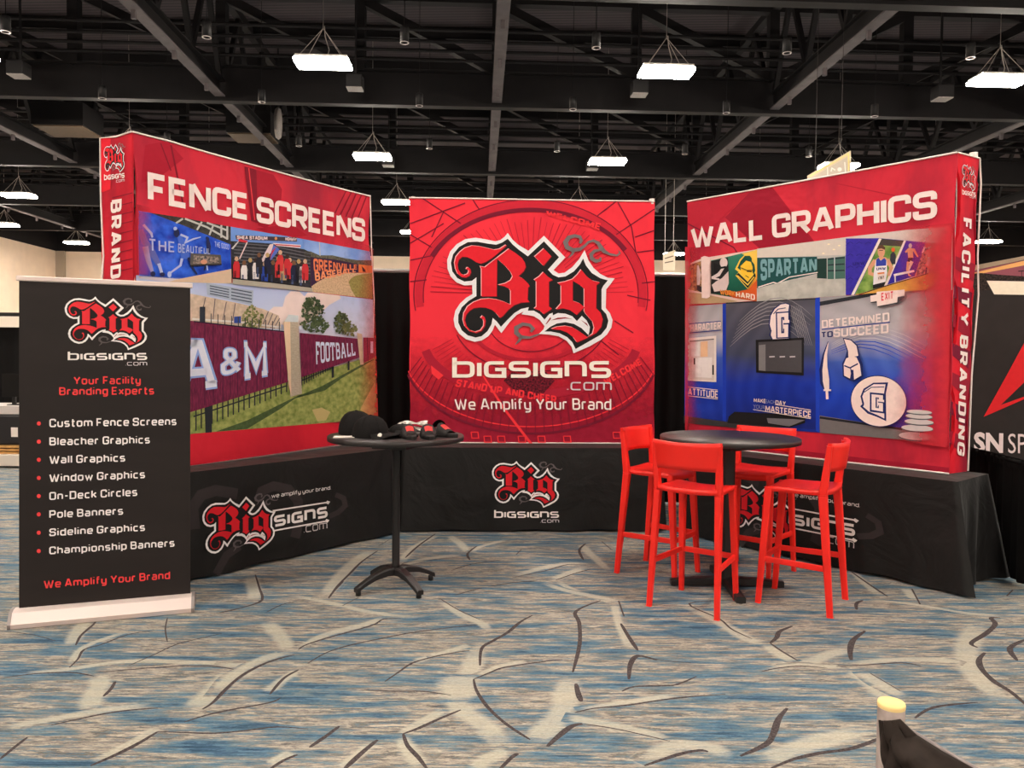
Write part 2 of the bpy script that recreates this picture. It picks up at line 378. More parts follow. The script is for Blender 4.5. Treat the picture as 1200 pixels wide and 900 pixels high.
LG_BLK = A_((745, 150), (800, 215), (870, 275), (980, 355)) + B_((268, 180), (445, 365), (315, 510), (370, 570), (440, 600), (520, 590), (620, 530), (690, 450), (728, 380), (760, 460), (830, 550), (930, 610), (1020, 635), (965, 700), (945, 740)) + \
 D_((945, 270), (1000, 330), (1025, 410), (1005, 490), (940, 570), (860, 615), (640, 740), (600, 660), (540, 600), (450, 555), (350, 535), (275, 535), (340, 480), (420, 440), (520, 425), (620, 445), (710, 495), (790, 575), (800, 540), (808, 480), (770, 405), (712, 350), (655, 412), (600, 355), (520, 325), (430, 318), (372, 345), (370, 315), (330, 330), (275, 395), (220, 330), (150, 290)) + \
 C_((980, 290), (990, 250), (900, 270), (820, 320), (740, 400), (665, 480), (620, 420), (570, 375), (555, 450), (510, 530), (440, 590), (370, 605), (280, 580), (210, 520), (170, 430), (170, 340), (210, 250), (290, 175), (380, 120)) + \
 A_((380, 600), (330, 640), (240, 650), (160, 610), (100, 530), (85, 430), (110, 330), (180, 245), (280, 190), (390, 185), (500, 205), (610, 220), (680, 195))
LG_SLIT = [D_((345, 405), (430, 372), (520, 368), (600, 388), (520, 382), (430, 392)), D_((700, 398), (770, 440), (792, 480), (740, 432)), D_((285, 450), (345, 362), (352, 385), (300, 445))]
LG_RED = [
 A_((735, 228), (640, 310), (560, 375), (490, 420), (430, 440), (380, 425), (320, 385), (270, 362), (215, 360), (175, 395), (160, 450), (170, 510), (205, 560), (240, 575), (280, 560), (293, 530), (283, 508), (262, 508), (270, 487), (290, 485), (310, 505), (318, 540), (300, 580), (260, 602), (210, 597), (165, 560), (138, 500), (128, 430), (145, 360), (190, 305), (250, 258), (330, 232), (420, 240), (500, 258), (590, 280), (650, 270), (690, 245), (720, 225)),
 A_((425, 472), (482, 482), (620, 380), (615, 822), (440, 822), (440, 505)),
 A_((480, 482), (760, 268), (840, 320), (910, 375), (945, 430), (955, 480), (930, 530), (870, 585), (925, 617), (980, 670), (1000, 703), (982, 720), (975, 860), (1000, 888), (900, 895), (820, 925), (780, 920), (780, 760), (760, 732), (700, 702), (635, 690), (720, 670), (780, 635), (803, 590), (780, 540), (720, 470), (630, 390)),
 C_((780, 220), (820, 225), (750, 280), (690, 350), (655, 375), (610, 320), (560, 280), (490, 255), (420, 250), (350, 260), (300, 290), (260, 340), (245, 400), (265, 470), (310, 520), (370, 540), (430, 520), (465, 470), (468, 420), (458, 392), (430, 375), (450, 350), (475, 365), (487, 410), (478, 470), (440, 525), (375, 552), (300, 530), (245, 470), (225, 400), (235, 320), (280, 240), (350, 190), (440, 155), (530, 148), (620, 160), (700, 185)),
 B_((268, 265), (355, 355), (262, 465), (160, 360)),
 B_((262, 540), (310, 590), (370, 630), (325, 650)) + D_((325, 240), (360, 265), (310, 300), (265, 330), (220, 290), (155, 265), (180, 245)) + B_((180, 650), (155, 630), (215, 590)),
 B_((430, 668), (470, 700)) + D_((470, 205), (410, 275), (490, 262), (570, 282), (650, 338), (740, 250), (690, 205), (605, 175)) + B_((605, 640), (520, 650)),
 B_((520, 650), (605, 622), (660, 570), (705, 510), (770, 590), (840, 640), (925, 660), (885, 690)) + D_((880, 260), (930, 310), (958, 390), (940, 480), (880, 550), (780, 608), (840, 560), (858, 490), (840, 420), (760, 330), (742, 300)) + B_((742, 735), (690, 690), (605, 640)),
 D_((355, 505), (420, 480), (520, 470), (600, 485), (680, 530), (785, 605), (655, 660), (610, 600), (540, 545), (460, 515))]
LG_SWIRL = [(B_((690, 205), (708, 170), (690, 128), (630, 115), (560, 135), (520, 190), (540, 250), (610, 283), (690, 272), (750, 230), (790, 187), (850, 172), (905, 200), (935, 250), (980, 300), (1040, 330), (1130, 345), (1162, 315), (1145, 285)), [3, 3.5, 3.5, 3.8, 4.6, 5.5, 5.2, 4.6, 4, 3, 2.6, 2.8, 4, 5.2, 4.2, 2.8, 2, 1.8, .8]),
 (B_((935, 365), (930, 400), (880, 412), (830, 382), (822, 332), (862, 292), (940, 278)), [2, 3.2, 4, 4.4, 4.2, 3.6, 2.2]), (B_((625, 270), (600, 330), (555, 378)), [4.5, 2.4, .6]),
 (C_((1015, 540), (1042, 500), (1000, 458), (920, 447), (845, 490), (845, 550), (900, 600), (1000, 605), (1100, 570), (1150, 550)), [3, 3.6, 3.6, 4, 5, 5.2, 4.4, 2.6, 2, 1]), (C_((905, 585), (880, 640), (830, 692)), [4.5, 3, .6])]
def nrm(p): return ((p[0] - 524) / 196.0, 1 - (p[1] - 273) / 141.2)
def logo(P, TL, TR, BL, BR, swirl=(120, 108, 110), hi=True, white=(236, 232, 236), red=(224, 34, 48), black=(30, 29, 30), g=None):
    g = g or P.quad(TL, TR, BL, BR)
    sw = ink(*swirl)
    P.up()
    for pts, wd in LG_SWIRL:
        for q in ribbon2(pts, [x / 2 for x in wd]): P.uzpoly([g(*nrm(p)) for p in q], sw)
    P.shapes([[nrm(p) for p in LG_OUT]], g, ink(*white))
    P.shapes([[nrm(p) for p in LG_BLK]], g, ink(*black))
    P.shapes([[nrm(p) for p in q] for q in LG_SLIT], g, ink(150, 24, 34))
    if hi: P.shapes([[nrm((p[0] - .9, p[1] - .6)) for p in q] for q in LG_RED], g, ink(250, 190, 190))
    P.shapes([[nrm((p[0] + .6, p[1] + .6)) for p in q] for q in LG_RED], g, ink(120, 20, 30))
    P.shapes([[nrm(p) for p in q] for q in LG_RED], g, ink(*red))
def wordmark(P, TL, TR, BL, BR, cTL, cTR, cBL, cBR, m1=None, m2=None):
    m1 = m1 or ink(245, 236, 232); m2 = m2 or ink(222, 210, 214)
    P.text('bigsigns', TL, TR, BL, BR, m1, font=LOGOF, t=.26, wide=1.0, gap=.13, R=.3)
    P.text('.com', cTL, cTR, cBL, cBR, m2, font=LOGOF, t=.19, wide=1.1, gap=.22, R=.3)

# ------------------------------------------------------------------ carpet
def carpet(name, cream):
    m, N, L, b = bsdf(name)
    b.inputs['Roughness'].default_value = 0.95; b.inputs['Specular IOR Level'].default_value = 0.1
    tc = N.new('ShaderNodeTexCoord')
    def noise(sx, sy, sc, det=5, rough=.6):
        mp = N.new('ShaderNodeMapping'); mp.inputs['Scale'].default_value = (sx, sy, 1); L.new(tc.outputs['Object'], mp.inputs[0])
        n = N.new('ShaderNodeTexNoise'); n.inputs['Scale'].default_value = sc; n.inputs['Detail'].default_value = det; n.inputs['Roughness'].default_value = rough
        L.new(mp.outputs[0], n.inputs['Vector']); return n
    n1 = noise(0.75, 5.0, 2.0, 6, .72)
    rp = N.new('ShaderNodeValToRGB'); e = rp.color_ramp.elements
    e[0].position = .28; e[0].color = lin((58, 84, 106)); e[1].position = .66; e[1].color = lin((178, 167, 152))
    for p, c in ((.38, (78, 106, 126)), (.445, (102, 118, 126)), (.485, (128, 126, 122)), (.52, (158, 150, 138)), (.565, (112, 108, 104)), (.60, (96, 112, 122)), (.63, (134, 128, 120))):
        k = e.new(p); k.color = lin(c)
    rp.color_ramp.interpolation = 'CONSTANT'
    L.new(n1.outputs['Fac'], rp.inputs[0])
    n2 = noise(1.0, 14.0, 5.0, 5, .75)
    rp2 = N.new('ShaderNodeValToRGB'); e2 = rp2.color_ramp.elements
    e2[0].position = .33; e2[0].color = (.18, .19, .22, 1); e2[1].position = .66; e2[1].color = (.84, .82, .78, 1)
    L.new(n2.outputs['Fac'], rp2.inputs[0])
    mx = N.new('ShaderNodeMix'); mx.data_type = 'RGBA'; mx.blend_type = 'OVERLAY'; mx.inputs[0].default_value = .8
    L.new(rp.outputs[0], mx.inputs[6]); L.new(rp2.outputs[0], mx.inputs[7])
    out = mx.outputs[2]
    n3 = noise(6, 30, 9, 2, .8)
    if cream:                                             # woven band: threads thin out toward its edges
        uv = N.new('ShaderNodeUVMap'); sp = N.new('ShaderNodeSeparateXYZ'); L.new(uv.outputs[0], sp.inputs[0])
        def edge(o, k):
            a = N.new('ShaderNodeMath'); a.operation = 'PINGPONG'; a.inputs[1].default_value = .5; L.new(o, a.inputs[0])
            b_ = N.new('ShaderNodeMath'); b_.operation = 'MULTIPLY'; b_.use_clamp = True; b_.inputs[1].default_value = k; L.new(a.outputs[0], b_.inputs[0]); return b_.outputs[0]
        e1, e2_ = edge(sp.outputs[1], 3.2), edge(sp.outputs[0], 5.0)
        m1 = N.new('ShaderNodeMath'); m1.operation = 'MULTIPLY'; L.new(e1, m1.inputs[0]); L.new(e2_, m1.inputs[1])
        n5 = noise(1.6, 22, 7, 3, .7)
        a5 = N.new('ShaderNodeMath'); a5.operation = 'MULTIPLY_ADD'; a5.inputs[1].default_value = 3.4; a5.inputs[2].default_value = -2.1; L.new(n5.outputs['Fac'], a5.inputs[0])
        a6 = N.new('ShaderNodeMath'); a6.operation = 'MULTIPLY_ADD'; a6.inputs[1].default_value = 1.5; L.new(m1.outputs[0], a6.inputs[0]); L.new(a5.outputs[0], a6.inputs[2]); a6.use_clamp = True
        a7 = N.new('ShaderNodeMath'); a7.operation = 'MULTIPLY'; a7.inputs[1].default_value = cream; L.new(a6.outputs[0], a7.inputs[0])
        m2 = N.new('ShaderNodeMix'); m2.data_type = 'RGBA'; L.new(a7.outputs[0], m2.inputs[0]); L.new(out, m2.inputs[6]); m2.inputs[7].default_value = lin((184, 178, 162)); out = m2.outputs[2]
    rp4 = N.new('ShaderNodeValToRGB'); e4 = rp4.color_ramp.elements
    e4[0].position = .36; e4[0].color = (.36, .36, .36, 1); e4[1].position = .62; e4[1].color = (.62, .62, .62, 1); L.new(n3.outputs['Fac'], rp4.inputs[0])
    m4 = N.new('ShaderNodeMix'); m4.data_type = 'RGBA'; m4.blend_type = 'OVERLAY'; m4.inputs[0].default_value = .6; L.new(out, m4.inputs[6]); L.new(rp4.outputs[0], m4.inputs[7]); out = m4.outputs[2]
    L.new(out, b.inputs['Base Color'])
    bp = N.new('ShaderNodeBump'); bp.inputs['Strength'].default_value = .25; bp.inputs['Distance'].default_value = .004; L.new(n3.outputs['Fac'], bp.inputs['Height']); L.new(bp.outputs[0], b.inputs['Normal'])
    return m
m_carpet = carpet('carpet_blue_streaks', 0)
m_cream = carpet('carpet_cream_band', .75)
m_line = mat('carpet_dark_line', (74, 66, 66), .95, noise=.5, nscale=90, spec=.1)
fb = MB()
c4 = [H(-30.6, -28), H(38, -28), H(38, 57), H(-30.6, 57)]
fb.add(c4, [(0, 1, 2, 3)], 0)
F1, F2, F3, F4 = cr(0, 680, 4), cr(250, 680, 4), cr(500, 680, 4), cr(750, 680, 4)
F5, F6, F7 = cr(950, 640, 4.092), cr(200, 600, 4.286), cr(440, 600, 4)
CREAM = [(F1((440, 450), (470, 480), (430, 560), (440, 610)), .11), (F1((60, 440), (300, 420), (600, 380), (900, 385), (1200, 390)), .05), (F1((1230, 395), (1080, 455), (980, 540), (890, 615)), .14), (F1((0, 690), (200, 660), (480, 610), (740, 585)), .06), (F1((400, 190), (360, 250), (330, 310)), .09), (F1((330, 400), (400, 310), (600, 240)), .05), (F1((740, 690), (640, 750), (430, 860)), .06),
 (F2((0, 395), (150, 395), (300, 360), (400, 335)), .06), (F2((0, 545), (60, 475), (140, 415), (260, 360), (400, 330)), .08), (F2((350, 70), (480, 92), (600, 118), (750, 152), (1000, 182)), .06), (F2((610, -5), (560, 40), (500, 90)), .1), (F2((240, 190), (310, 260), (360, 330)), .1), (F2((390, 325), (520, 258), (700, 210), (810, 170)), .07), (F2((1200, 318), (1050, 350), (930, 385)), .06), (F2((1100, 600), (930, 690), (890, 720)), .06), (F2((880, 730), (920, 800), (980, 880)), .08), (F2((400, 420), (320, 470), (250, 530)), .07), (F2((760, 755), (640, 850), (600, 880)), .06), (F2((380, 800), (250, 870)), .07),
 (F3((60, 90), (150, 155), (250, 200), (300, 240)), .07), (F3((300, 270), (235, 330), (210, 420), (165, 490), (135, 560), (180, 620), (260, 670), (350, 760), (430, 800)), .12), (F3((160, 440), (150, 500), (150, 570)), .2), (F3((600, 0), (700, 50), (820, 90), (900, 108)), .06), (F3((880, 105), (900, 200), (960, 335)), .06), (F3((680, 440), (655, 520), (640, 600), (560, 700), (480, 770)), .13), (F3((640, 640), (760, 660), (1000, 710), (1160, 750)), .07), (F3((1230, 770), (1100, 800), (950, 870)), .1), (F3((390, 790), (280, 840), (220, 890)), .08), (F3((480, 380), (360, 400), (230, 450)), .05), (F3((0, 360), (100, 335), (210, 300)), .06), (F3((1200, 535), (950, 570), (700, 610)), .05),
 (F4((180, 110), (320, 165), (420, 225), (520, 282), (600, 290)), .1), (F4((590, 395), (760, 392), (880, 350), (1000, 320)), .09), (F4((560, 420), (760, 396), (900, 405), (1200, 378)), .05), (F4((1000, 415), (1080, 485), (1190, 570)), .12), (F4((560, 850), (700, 800), (850, 750), (1110, 690)), .11), (F4((0, 860), (150, 780), (300, 780), (450, 830)), .09), (F4((590, 300), (640, 340), (730, 385)), .08),
 (F5((330, 240), (190, 115)), .07), (F5((250, 255), (500, 280), (750, 322), (940, 332)), .05), (F5((815, 345), (770, 430), (745, 520), (770, 590), (850, 680), (970, 770)), .13), (F5((130, 572), (400, 545), (650, 548), (740, 565)), .06), (F5((240, 600), (330, 660), (460, 730)), .09), (F5((450, 200), (500, 260)), .08),
 (F6((400, 320), (420, 390), (420, 445)), .1), (F6((1020, 190), (930, 245), (840, 340), (765, 432)), .12), (F7((100, 258), (250, 218), (420, 200)), .08), (F7((430, 190), (400, 150), (340, 108)), .08), (F7((620, 130), (500, 160), (440, 190)), .06), (F7((640, 302), (830, 252), (1000, 240)), .08), (F7((820, 320), (980, 262)), .1), (F7((780, 330), (900, 370), (1050, 400), (1160, 425)), .07), (F7((1100, 280), (1000, 190), (960, 150)), .08), (F7((300, 105), (180, 165), (120, 240)), .07)]
DARK = [(F1((450, 185), (440, 205), (400, 240), (375, 265), (355, 305)), .02), (F1((325, 410), (365, 370), (395, 325), (480, 300), (600, 255), (725, 235)), .016), (F1((605, 400), (720, 350), (830, 300), (950, 270), (1040, 250)), .013), (F1((0, 460), (150, 440), (270, 433), (360, 435), (440, 450)), .016), (F1((450, 433), (620, 418), (800, 405), (950, 402), (1040, 408), (1095, 418)), .016), (F1((540, 475), (520, 510), (485, 545)), .022), (F1((240, 680), (350, 655), (480, 628), (600, 610), (740, 600)), .017), (F1((865, 665), (960, 635), (1080, 608), (1260, 575), (1315, 553)), .018), (F1((425, 870), (540, 820), (640, 770), (740, 710)), .028), (F1((740, 710), (850, 714), (1000, 718), (1150, 705), (1300, 688), (1445, 698)), .014), (F1((0, 840), (60, 790), (130, 735)), .02), (F1((130, 735), (290, 738)), .01), (F1((785, 175), (775, 230), (785, 290)), .01), (F1((0, 238), (150, 255), (260, 285)), .009),
 (F2((-50, 605), (0, 572), (60, 510), (130, 450), (220, 400), (300, 370), (380, 350)), .026), (F2((400, 325), (430, 305), (520, 275), (700, 225), (760, 205), (800, 182), (880, 180)), .02), (F2((443, 390), (530, 340), (640, 305), (780, 275), (950, 243), (1200, 212), (1240, 210)), .017), (F2((400, 420), (330, 460), (265, 535)), .022), (F2((805, 475), (870, 430), (930, 390), (1010, 365), (1100, 345), (1200, 330)), .018), (F2((690, 515), (820, 520), (990, 522), (1115, 540)), .013), (F2((250, 150), (320, 115), (380, 103)), .013), (F2((540, 85), (570, 45), (610, 5)), .022), (F2((605, 120), (680, 82)), .02), (F2((1160, 608), (1060, 650), (960, 695), (890, 720)), .022), (F2((890, 720), (910, 775), (960, 830), (1005, 890)), .024), (F2((590, 685), (530, 730), (450, 785)), .026), (F2((770, 748), (690, 815), (610, 890)), .03), (F2((395, 818), (330, 845), (260, 890)), .022), (F2((210, 25), (228, 90), (130, 130), (30, 155)), .012),
 (F3((60, 85), (150, 140), (250, 185)), .012), (F3((130, 70), (250, 37)), .016), (F3((290, 30), (400, 12), (510, 5)), .012), (F3((495, 165), (440, 195), (380, 245), (310, 285), (258, 320), (250, 400)), .028), (F3((635, 372), (500, 388), (360, 410), (300, 432), (220, 465)), .018), (F3((220, 465), (235, 520), (290, 600), (380, 680), (485, 748)), .022), (F3((815, 95), (700, 145), (715, 200), (717, 300), (685, 432)), .03), (F3((700, 485), (710, 530), (725, 570)), .034), (F3((900, 97), (925, 170)), .03), (F3((910, 203), (950, 270), (990, 330)), .03), (F3((1080, 375), (990, 355), (955, 395), (948, 465)), .034), (F3((915, 522), (970, 500), (1100, 495), (1170, 490), (1265, 452)), .018), (F3((695, 622), (780, 602), (950, 585), (1100, 562), (1250, 545), (1400, 535)), .016), (F3((565, 780), (620, 730), (680, 685), (730, 673)), .034), (F3((730, 673), (900, 700), (1140, 755)), .011), (F3((340, 890), (400, 830), (430, 812)), .024),
 (F4((430, 92), (230, 110), (370, 180), (430, 230), (525, 275)), .018), (F4((715, 215), (655, 240), (640, 270), (610, 295)), .032), (F4((610, 295), (660, 330), (740, 378)), .018), (F4((1055, 238), (1000, 280), (985, 330), (990, 375)), .038), (F4((570, 428), (650, 412), (760, 403), (880, 413)), .015), (F4((920, 404), (1050, 398), (1200, 388), (1270, 392), (1320, 405)), .016), (F4((690, 600), (650, 650), (625, 720), (590, 770), (470, 825)), .034), (F4((610, 885), (720, 840), (850, 810), (990, 790), (1130, 740), (1250, 690)), .026), (F4((20, 870), (110, 840), (200, 812), (280, 798), (320, 805)), .024), (F4((0, 357), (120, 378), (240, 388)), .01),
 (F5((500, 825), (560, 785), (640, 765), (800, 750)), .022), (F5((910, 345), (865, 345), (885, 375), (840, 420), (770, 465), (800, 487)), .036), (F5((835, 512), (808, 545), (820, 590), (880, 650), (960, 700), (1030, 760)), .038), (F5((1030, 448), (955, 490), (990, 550)), .036), (F5((220, 305), (220, 275), (250, 260)), .03), (F5((485, 205), (525, 280)), .034), (F5((190, 120), (290, 190), (370, 243)), .022), (F5((940, 240), (970, 210)), .03), (F5((285, 610), (430, 695)), .02),
 (F6((425, 315), (445, 380), (460, 440), (400, 470), (230, 510)), .02), (F6((1040, 195), (960, 250), (900, 310), (840, 370), (795, 432)), .024), (F7((280, 103), (200, 160), (140, 215)), .026), (F7((475, 160), (432, 195), (442, 225)), .026), (F7((120, 250), (160, 235), (390, 213)), .014), (F7((355, 275), (450, 245), (590, 225)), .016), (F7((655, 305), (800, 275), (900, 247), (990, 250)), .018), (F7((845, 320), (930, 290), (1010, 268)), .018), (F7((985, 148), (955, 180), (975, 225)), .028), (F7((375, 390), (500, 357)), .018), (F7((530, 350), (640, 332), (760, 322)), .016), (F7((1060, 138), (1110, 180)), .024), (F7((1075, 198), (1110, 192)), .016), (F7((660, 200), (685, 175)), .022), (F7((15, 160), (80, 120)), .018)]
def curve2(pts, k=4):
    P = [Vector(p) for p in pts]; out = []
    if len(P) < 3: return P
    for i in range(len(P) - 1):
        a, b, c, d = P[max(i - 1, 0)], P[i], P[i + 1], P[min(i + 2, len(P) - 1)]
        for j in range(k):
            t = j / k
            out.append(.5 * ((2 * b) + (c - a) * t + (2 * a - 5 * b + 4 * c - d) * t * t + (3 * b - a - 3 * c + d) * t ** 3))
    return out + [P[-1]]
FUV = {}
def floor_band(pts, wd, mi, z, taper):
    fl = [on_z(p, 0).xy for p in pts]; fl = curve2(fl)
    n = len(fl); hw = []
    for i in range(n):
        t = i / (n - 1); k = 1 - taper * abs(2 * t - 1) ** 3
        hw.append(wd / 2 * k * (1 + .08 * math.sin(i * .9 + wd * 90)))
    qs = ribbon2([tuple(p) for p in fl], hw)
    for i, q in enumerate(qs):
        fb.add([(p[0], p[1], z) for p in q], [(0, 1, 2, 3)], mi)
        FUV.update({len(fb.v) - 4: (i / len(qs), 0), len(fb.v) - 3: ((i + 1) / len(qs), 0), len(fb.v) - 2: ((i + 1) / len(qs), 1), len(fb.v) - 1: (i / len(qs), 1)})
for i, (p, wd) in enumerate(CREAM): floor_band(p, wd * 1.35, 1, .0003 + i * 4e-6, .1)
for i, (p, wd) in enumerate(DARK): floor_band(p, wd * .8, 2, .0007 + i * 4e-6, .6)
floor = fb.build('floor', [m_carpet, m_cream, m_line])
ul = floor.data.uv_layers.new(name='UVMap')
for lp_ in floor.data.loops: ul.data[lp_.index].uv = FUV.get(lp_.vertex_index, (.5, .5)); floor['kind'] = 'structure'

# ------------------------------------------------------------------ hall shell
m_wall = mat('wall_beige_paint', (246, 222, 198), .85, noise=.04, nscale=1.5)
m_black = mat('ceiling_black_paint', (24, 20, 22), .9, noise=.15, nscale=2)
m_steel = mat('black_painted_steel', (17, 13, 15), .7, noise=.2, nscale=3)
m_steel2 = mat('underlit_grey_steel', (92, 84, 86), .65, noise=.22, nscale=2.5)  # lighter grey paints light from below onto undersides of the long beams
def deck_mat():
    m, N, L, b = bsdf('corrugated_roof_deck'); b.inputs['Roughness'].default_value = .8
    tc = N.new('ShaderNodeTexCoord'); mp = N.new('ShaderNodeMapping'); mp.inputs['Rotation'].default_value = (0, 0, HALL); L.new(tc.outputs['Object'], mp.inputs[0])
    wv = N.new('ShaderNodeTexWave'); wv.bands_direction = 'Y'; wv.inputs['Scale'].default_value = 1.6; L.new(mp.outputs[0], wv.inputs['Vector'])
    rp = N.new('ShaderNodeValToRGB'); e = rp.color_ramp.elements; e[0].color = lin((38, 31, 34)); e[1].color = lin((66, 56, 60)); e[0].position = .2; e[1].position = .5
    L.new(wv.outputs['Fac'], rp.inputs[0]); L.new(rp.outputs[0], b.inputs['Base Color'])
    return m
m_deck = deck_mat()
def struct(o): o['kind'] = 'structure'; return o
def wall(name, a, b, z0, z1, m, split=None):
    mb = MB(); d = (b - a).normalized(); n = Vector((-d.y, d.x, 0)) * .2
    for zz0, zz1, mi in ([(z0, split, 0), (split, z1, 1)] if split else [(z0, z1, 0)]):
        vs = [a + Vector((0, 0, zz0)), b + Vector((0, 0, zz0)), b + n + Vector((0, 0, zz0)), a + n + Vector((0, 0, zz0))]
        vs += [v + Vector((0, 0, zz1 - zz0)) for v in vs]
        mb.add(vs, [(3, 2, 1, 0), (4, 5, 6, 7), (0, 1, 5, 4), (1, 2, 6, 5), (2, 3, 7, 6), (3, 0, 4, 7)], mi)
    return struct(mb.build(name, m))
wall('wall_left', H(-30.6, -28), H(-30.6, 57), 0, 13, [m_wall, m_black], 9.0)
wall('wall_back', H(-30.6, 57), H(38, 57), 0, 13, [m_wall, m_black], 9.0)
wall('wall_right', H(38, 57), H(38, -28), 0, 13, [m_wall, m_black], 9.0)
wall('wall_front', H(38, -28), H(-30.6, -28), 0, 13, [m_wall, m_black], 9.0)
mb = MB(); mb.box(H(3.7, 14.5, 13.1), (68.6, 85, .2), HALL); struct(mb.build('ceiling', m_deck))
mb = MB(); mb.beam(H(-30.45, 56.85, 0), H(-30.45, 56.85, 9), .9, .25, H(0, 1, 0)); struct(mb.build('trim_1', mat('corner_trim', (176, 160, 142), .8)))

# roof steel: girders across the hall, beams along it
ZB = 9.3
XB = [-25.4, -16.7, -7.9, .5, 9.2, 17.8, 26.4]
YB = [16.6, 24.0, 32.6, 41.0, 49.4]
def girder(y):
    mb = MB()
    a, b = -30.5, 37.9
    mb.beam(H(a, y, ZB + .03), H(b, y, ZB + .03), .3, .06)
    mb.beam(H(a, y, ZB + .55), H(b, y, ZB + .55), .05, 1.0)
    mb.beam(H(a, y, ZB + 1.05), H(b, y, ZB + 1.05), .36, .05)
    mb.beam(H(a, y, 12.6), H(b, y, 12.6), .3, .3)
    for i, x0 in enumerate(XB[:-1]):
        x1 = XB[i + 1]; n = 2; st = (x1 - x0) / n
        for k in range(n):
            xa = x0 + st * k
            mb.beam(H(xa, y, ZB + 1.05), H(xa, y, 12.5), .3, .3)
            hi_first = (x0 + x1) / 2 < 5
            p, q = ((xa, 12.5), (xa + st, ZB + 1.1)) if hi_first else ((xa, ZB + 1.1), (xa + st, 12.5))
            mb.beam(H(p[0], y, p[1]), H(q[0], y, q[1]), .28, .26)
    for dz, dy in ((1.25, -.5), (1.45, -.7), (1.65, -.9), (1.9, -1.1)):
        mb.tube([H(a, y + dy, ZB + dz), H(b, y + dy, ZB + dz)], .05, 6)
    return struct(mb.build('roof_girder', [m_steel, m_steel2]))
for y in YB: girder(y)
def longbeam(x):
    mb = MB()
    for ya, yb in zip([8.0] + YB, YB + [56.8]):
        a, b = ya + .22, yb - .22
        mb.beam(H(x, a, ZB + .12), H(x, b, ZB + .12), .3, .04, mi=1)
        mb.beam(H(x - .02, a, ZB + .35), H(x - .02, b, ZB + .35), .03, .45, mi=0)
        mb.beam(H(x, a, ZB + .58), H(x, b, ZB + .58), .3, .04)
        n = 3; st = (b - a) / n
        for k in range(n):
            y0 = a + st * k
            mb.beam(H(x, y0, ZB + .6), H(x, y0 + st / 2, 12.5), .14, .14); mb.beam(H(x, y0 + st / 2, 12.5), H(x, y0 + st, ZB + .6), .14, .14)
            mb.box(H(x, y0 + st * .5, ZB - .02), (.1, .08, .2), HALL, 1)
        mb.beam(H(x, a, 12.6), H(x, b, 12.6), .24, .24)
    return struct(mb.build('roof_beam', [m_steel, m_steel2]))
for x in XB: longbeam(x)
mb = MB()
for ya, yb in zip([10.0] + YB, YB + [56]):
    for k in (1, 2): 
        y = ya + (yb - ya) * k / 3
        mb.beam(H(-30.4, y, 12.75), H(37.8, y, 12.75), .16, .4)
    mb.tube([H(-30.4, (ya + yb) / 2, 11.5), H(37.8, (ya + yb) / 2, 11.5)], .04, 6)
struct(mb.build('roof_purlins', m_steel))

# ------------------------------------------------------------------ hall lamps (they light the place)
def emit_mat(name, col, s):
    m, N, L, b = bsdf(name); em = N.new('ShaderNodeEmission'); em.inputs[0].default_value = col; em.inputs[1].default_value = s
    L.new(em.outputs[0], N['Material Output'].inputs[0]); return m
m_lampglow = emit_mat('lamp_diffuser', (1.0, .90, .78, 1), LAMP_L)
m_housing = mat('lamp_housing_white', (225, 220, 215), .5)
m_wire = mat('steel_wire', (190, 180, 172), .4, .6)
LZ = 8.6
def lamp_proto():
    r = empty('hanging_lamp', (0, 0, 0), '', 'lamp')
    mb = MB(); mb.box((0, 0, .05), (1.24, .6, .07)); mb.box((0, 0, .11), (.5, .28, .06)); h = rounded(mb.build('housing', m_housing, r), .015)
    mb = MB(); mb.beam((-.64, 0, -.035), (.64, 0, -.035), .62, .085, bev=.35); mb.build('diffuser', m_lampglow, r)
    mb = MB()
    for sx in (-1, 1):
        for sy in (-1, 1): mb.tube([(sx * .5, sy * .25, .08), (0, 0, .8)], .008, 5)
    mb.tube([(0, 0, .8), (0, 0, 4.41)], .009, 5)
    mb.tube([(.1, 0, .14), (.14, .02, .3), (.05, .0, .6), (.03, 0, .85)], .012, 5)
    mb.build('suspension_wires', m_wire, r)
    return r
def copy_tree(o, parent=None):
    c = o.copy(); C.objects.link(c)
    if parent: c.parent = parent
    for ch in list(o.children): copy_tree(ch, c)
    return c
LXS = [-20.5, -12.15, -3.78, 4.53, 12.93, 21.25, 29.6]
LYS = [-14.9, -6.5, 1.9, 10.3, 18.72, 27.25, 35.1, 43.4, 50.5]
LAMPLAB = {(-3.78, 18.72): 'big glowing rectangular lamp hanging above the left red display', (-3.78, 27.25): 'glowing hanging lamp above the gap beside the left display, second in its line', (-3.78, 35.1): 'small glowing hanging lamp at the top left corner of the centre sign', (-3.78, 43.4): 'tiny far lamp peeking out left of the centre sign edge',
 (4.53, 18.72): 'big glowing rectangular lamp hanging right of the middle ceiling beam', (4.53, 27.25): 'glowing hanging lamp just above the centre sign right half', (4.53, 35.1): 'hanging lamp whose wires rise behind the centre sign top edge', (12.93, 18.72): 'big glowing rectangular lamp at the upper right photo edge', (12.93, 50.5): 'tiny far lamp glowing beside the small pale far sign', (12.93, 27.25): 'glowing lamp behind the hanging cream sign',
 (29.6, 43.4): 'small glowing lamp right of the right red display edge', (-20.5, 35.1): 'glowing hanging lamp at far left above the beige wall', (-25.95, 43.1): 'small lamp glowing at the left photo edge just above the beige wall', (-25.4, 49.5): 'small far lamp glowing over the corner of the beige walls', (-12.15, 18.72): 'near lamp glowing just past the upper left photo edge'}
lp = lamp_proto(); first = True
LPOS = [(x, y) for x in LXS for y in LYS if not (abs(x) > 25 and y < 20) and (x, y) != (-20.5, 43.4)] + [(-25.95, 43.1), (-25.4, 49.5), (-25.95, 35.1), (-25.95, 27.25)]
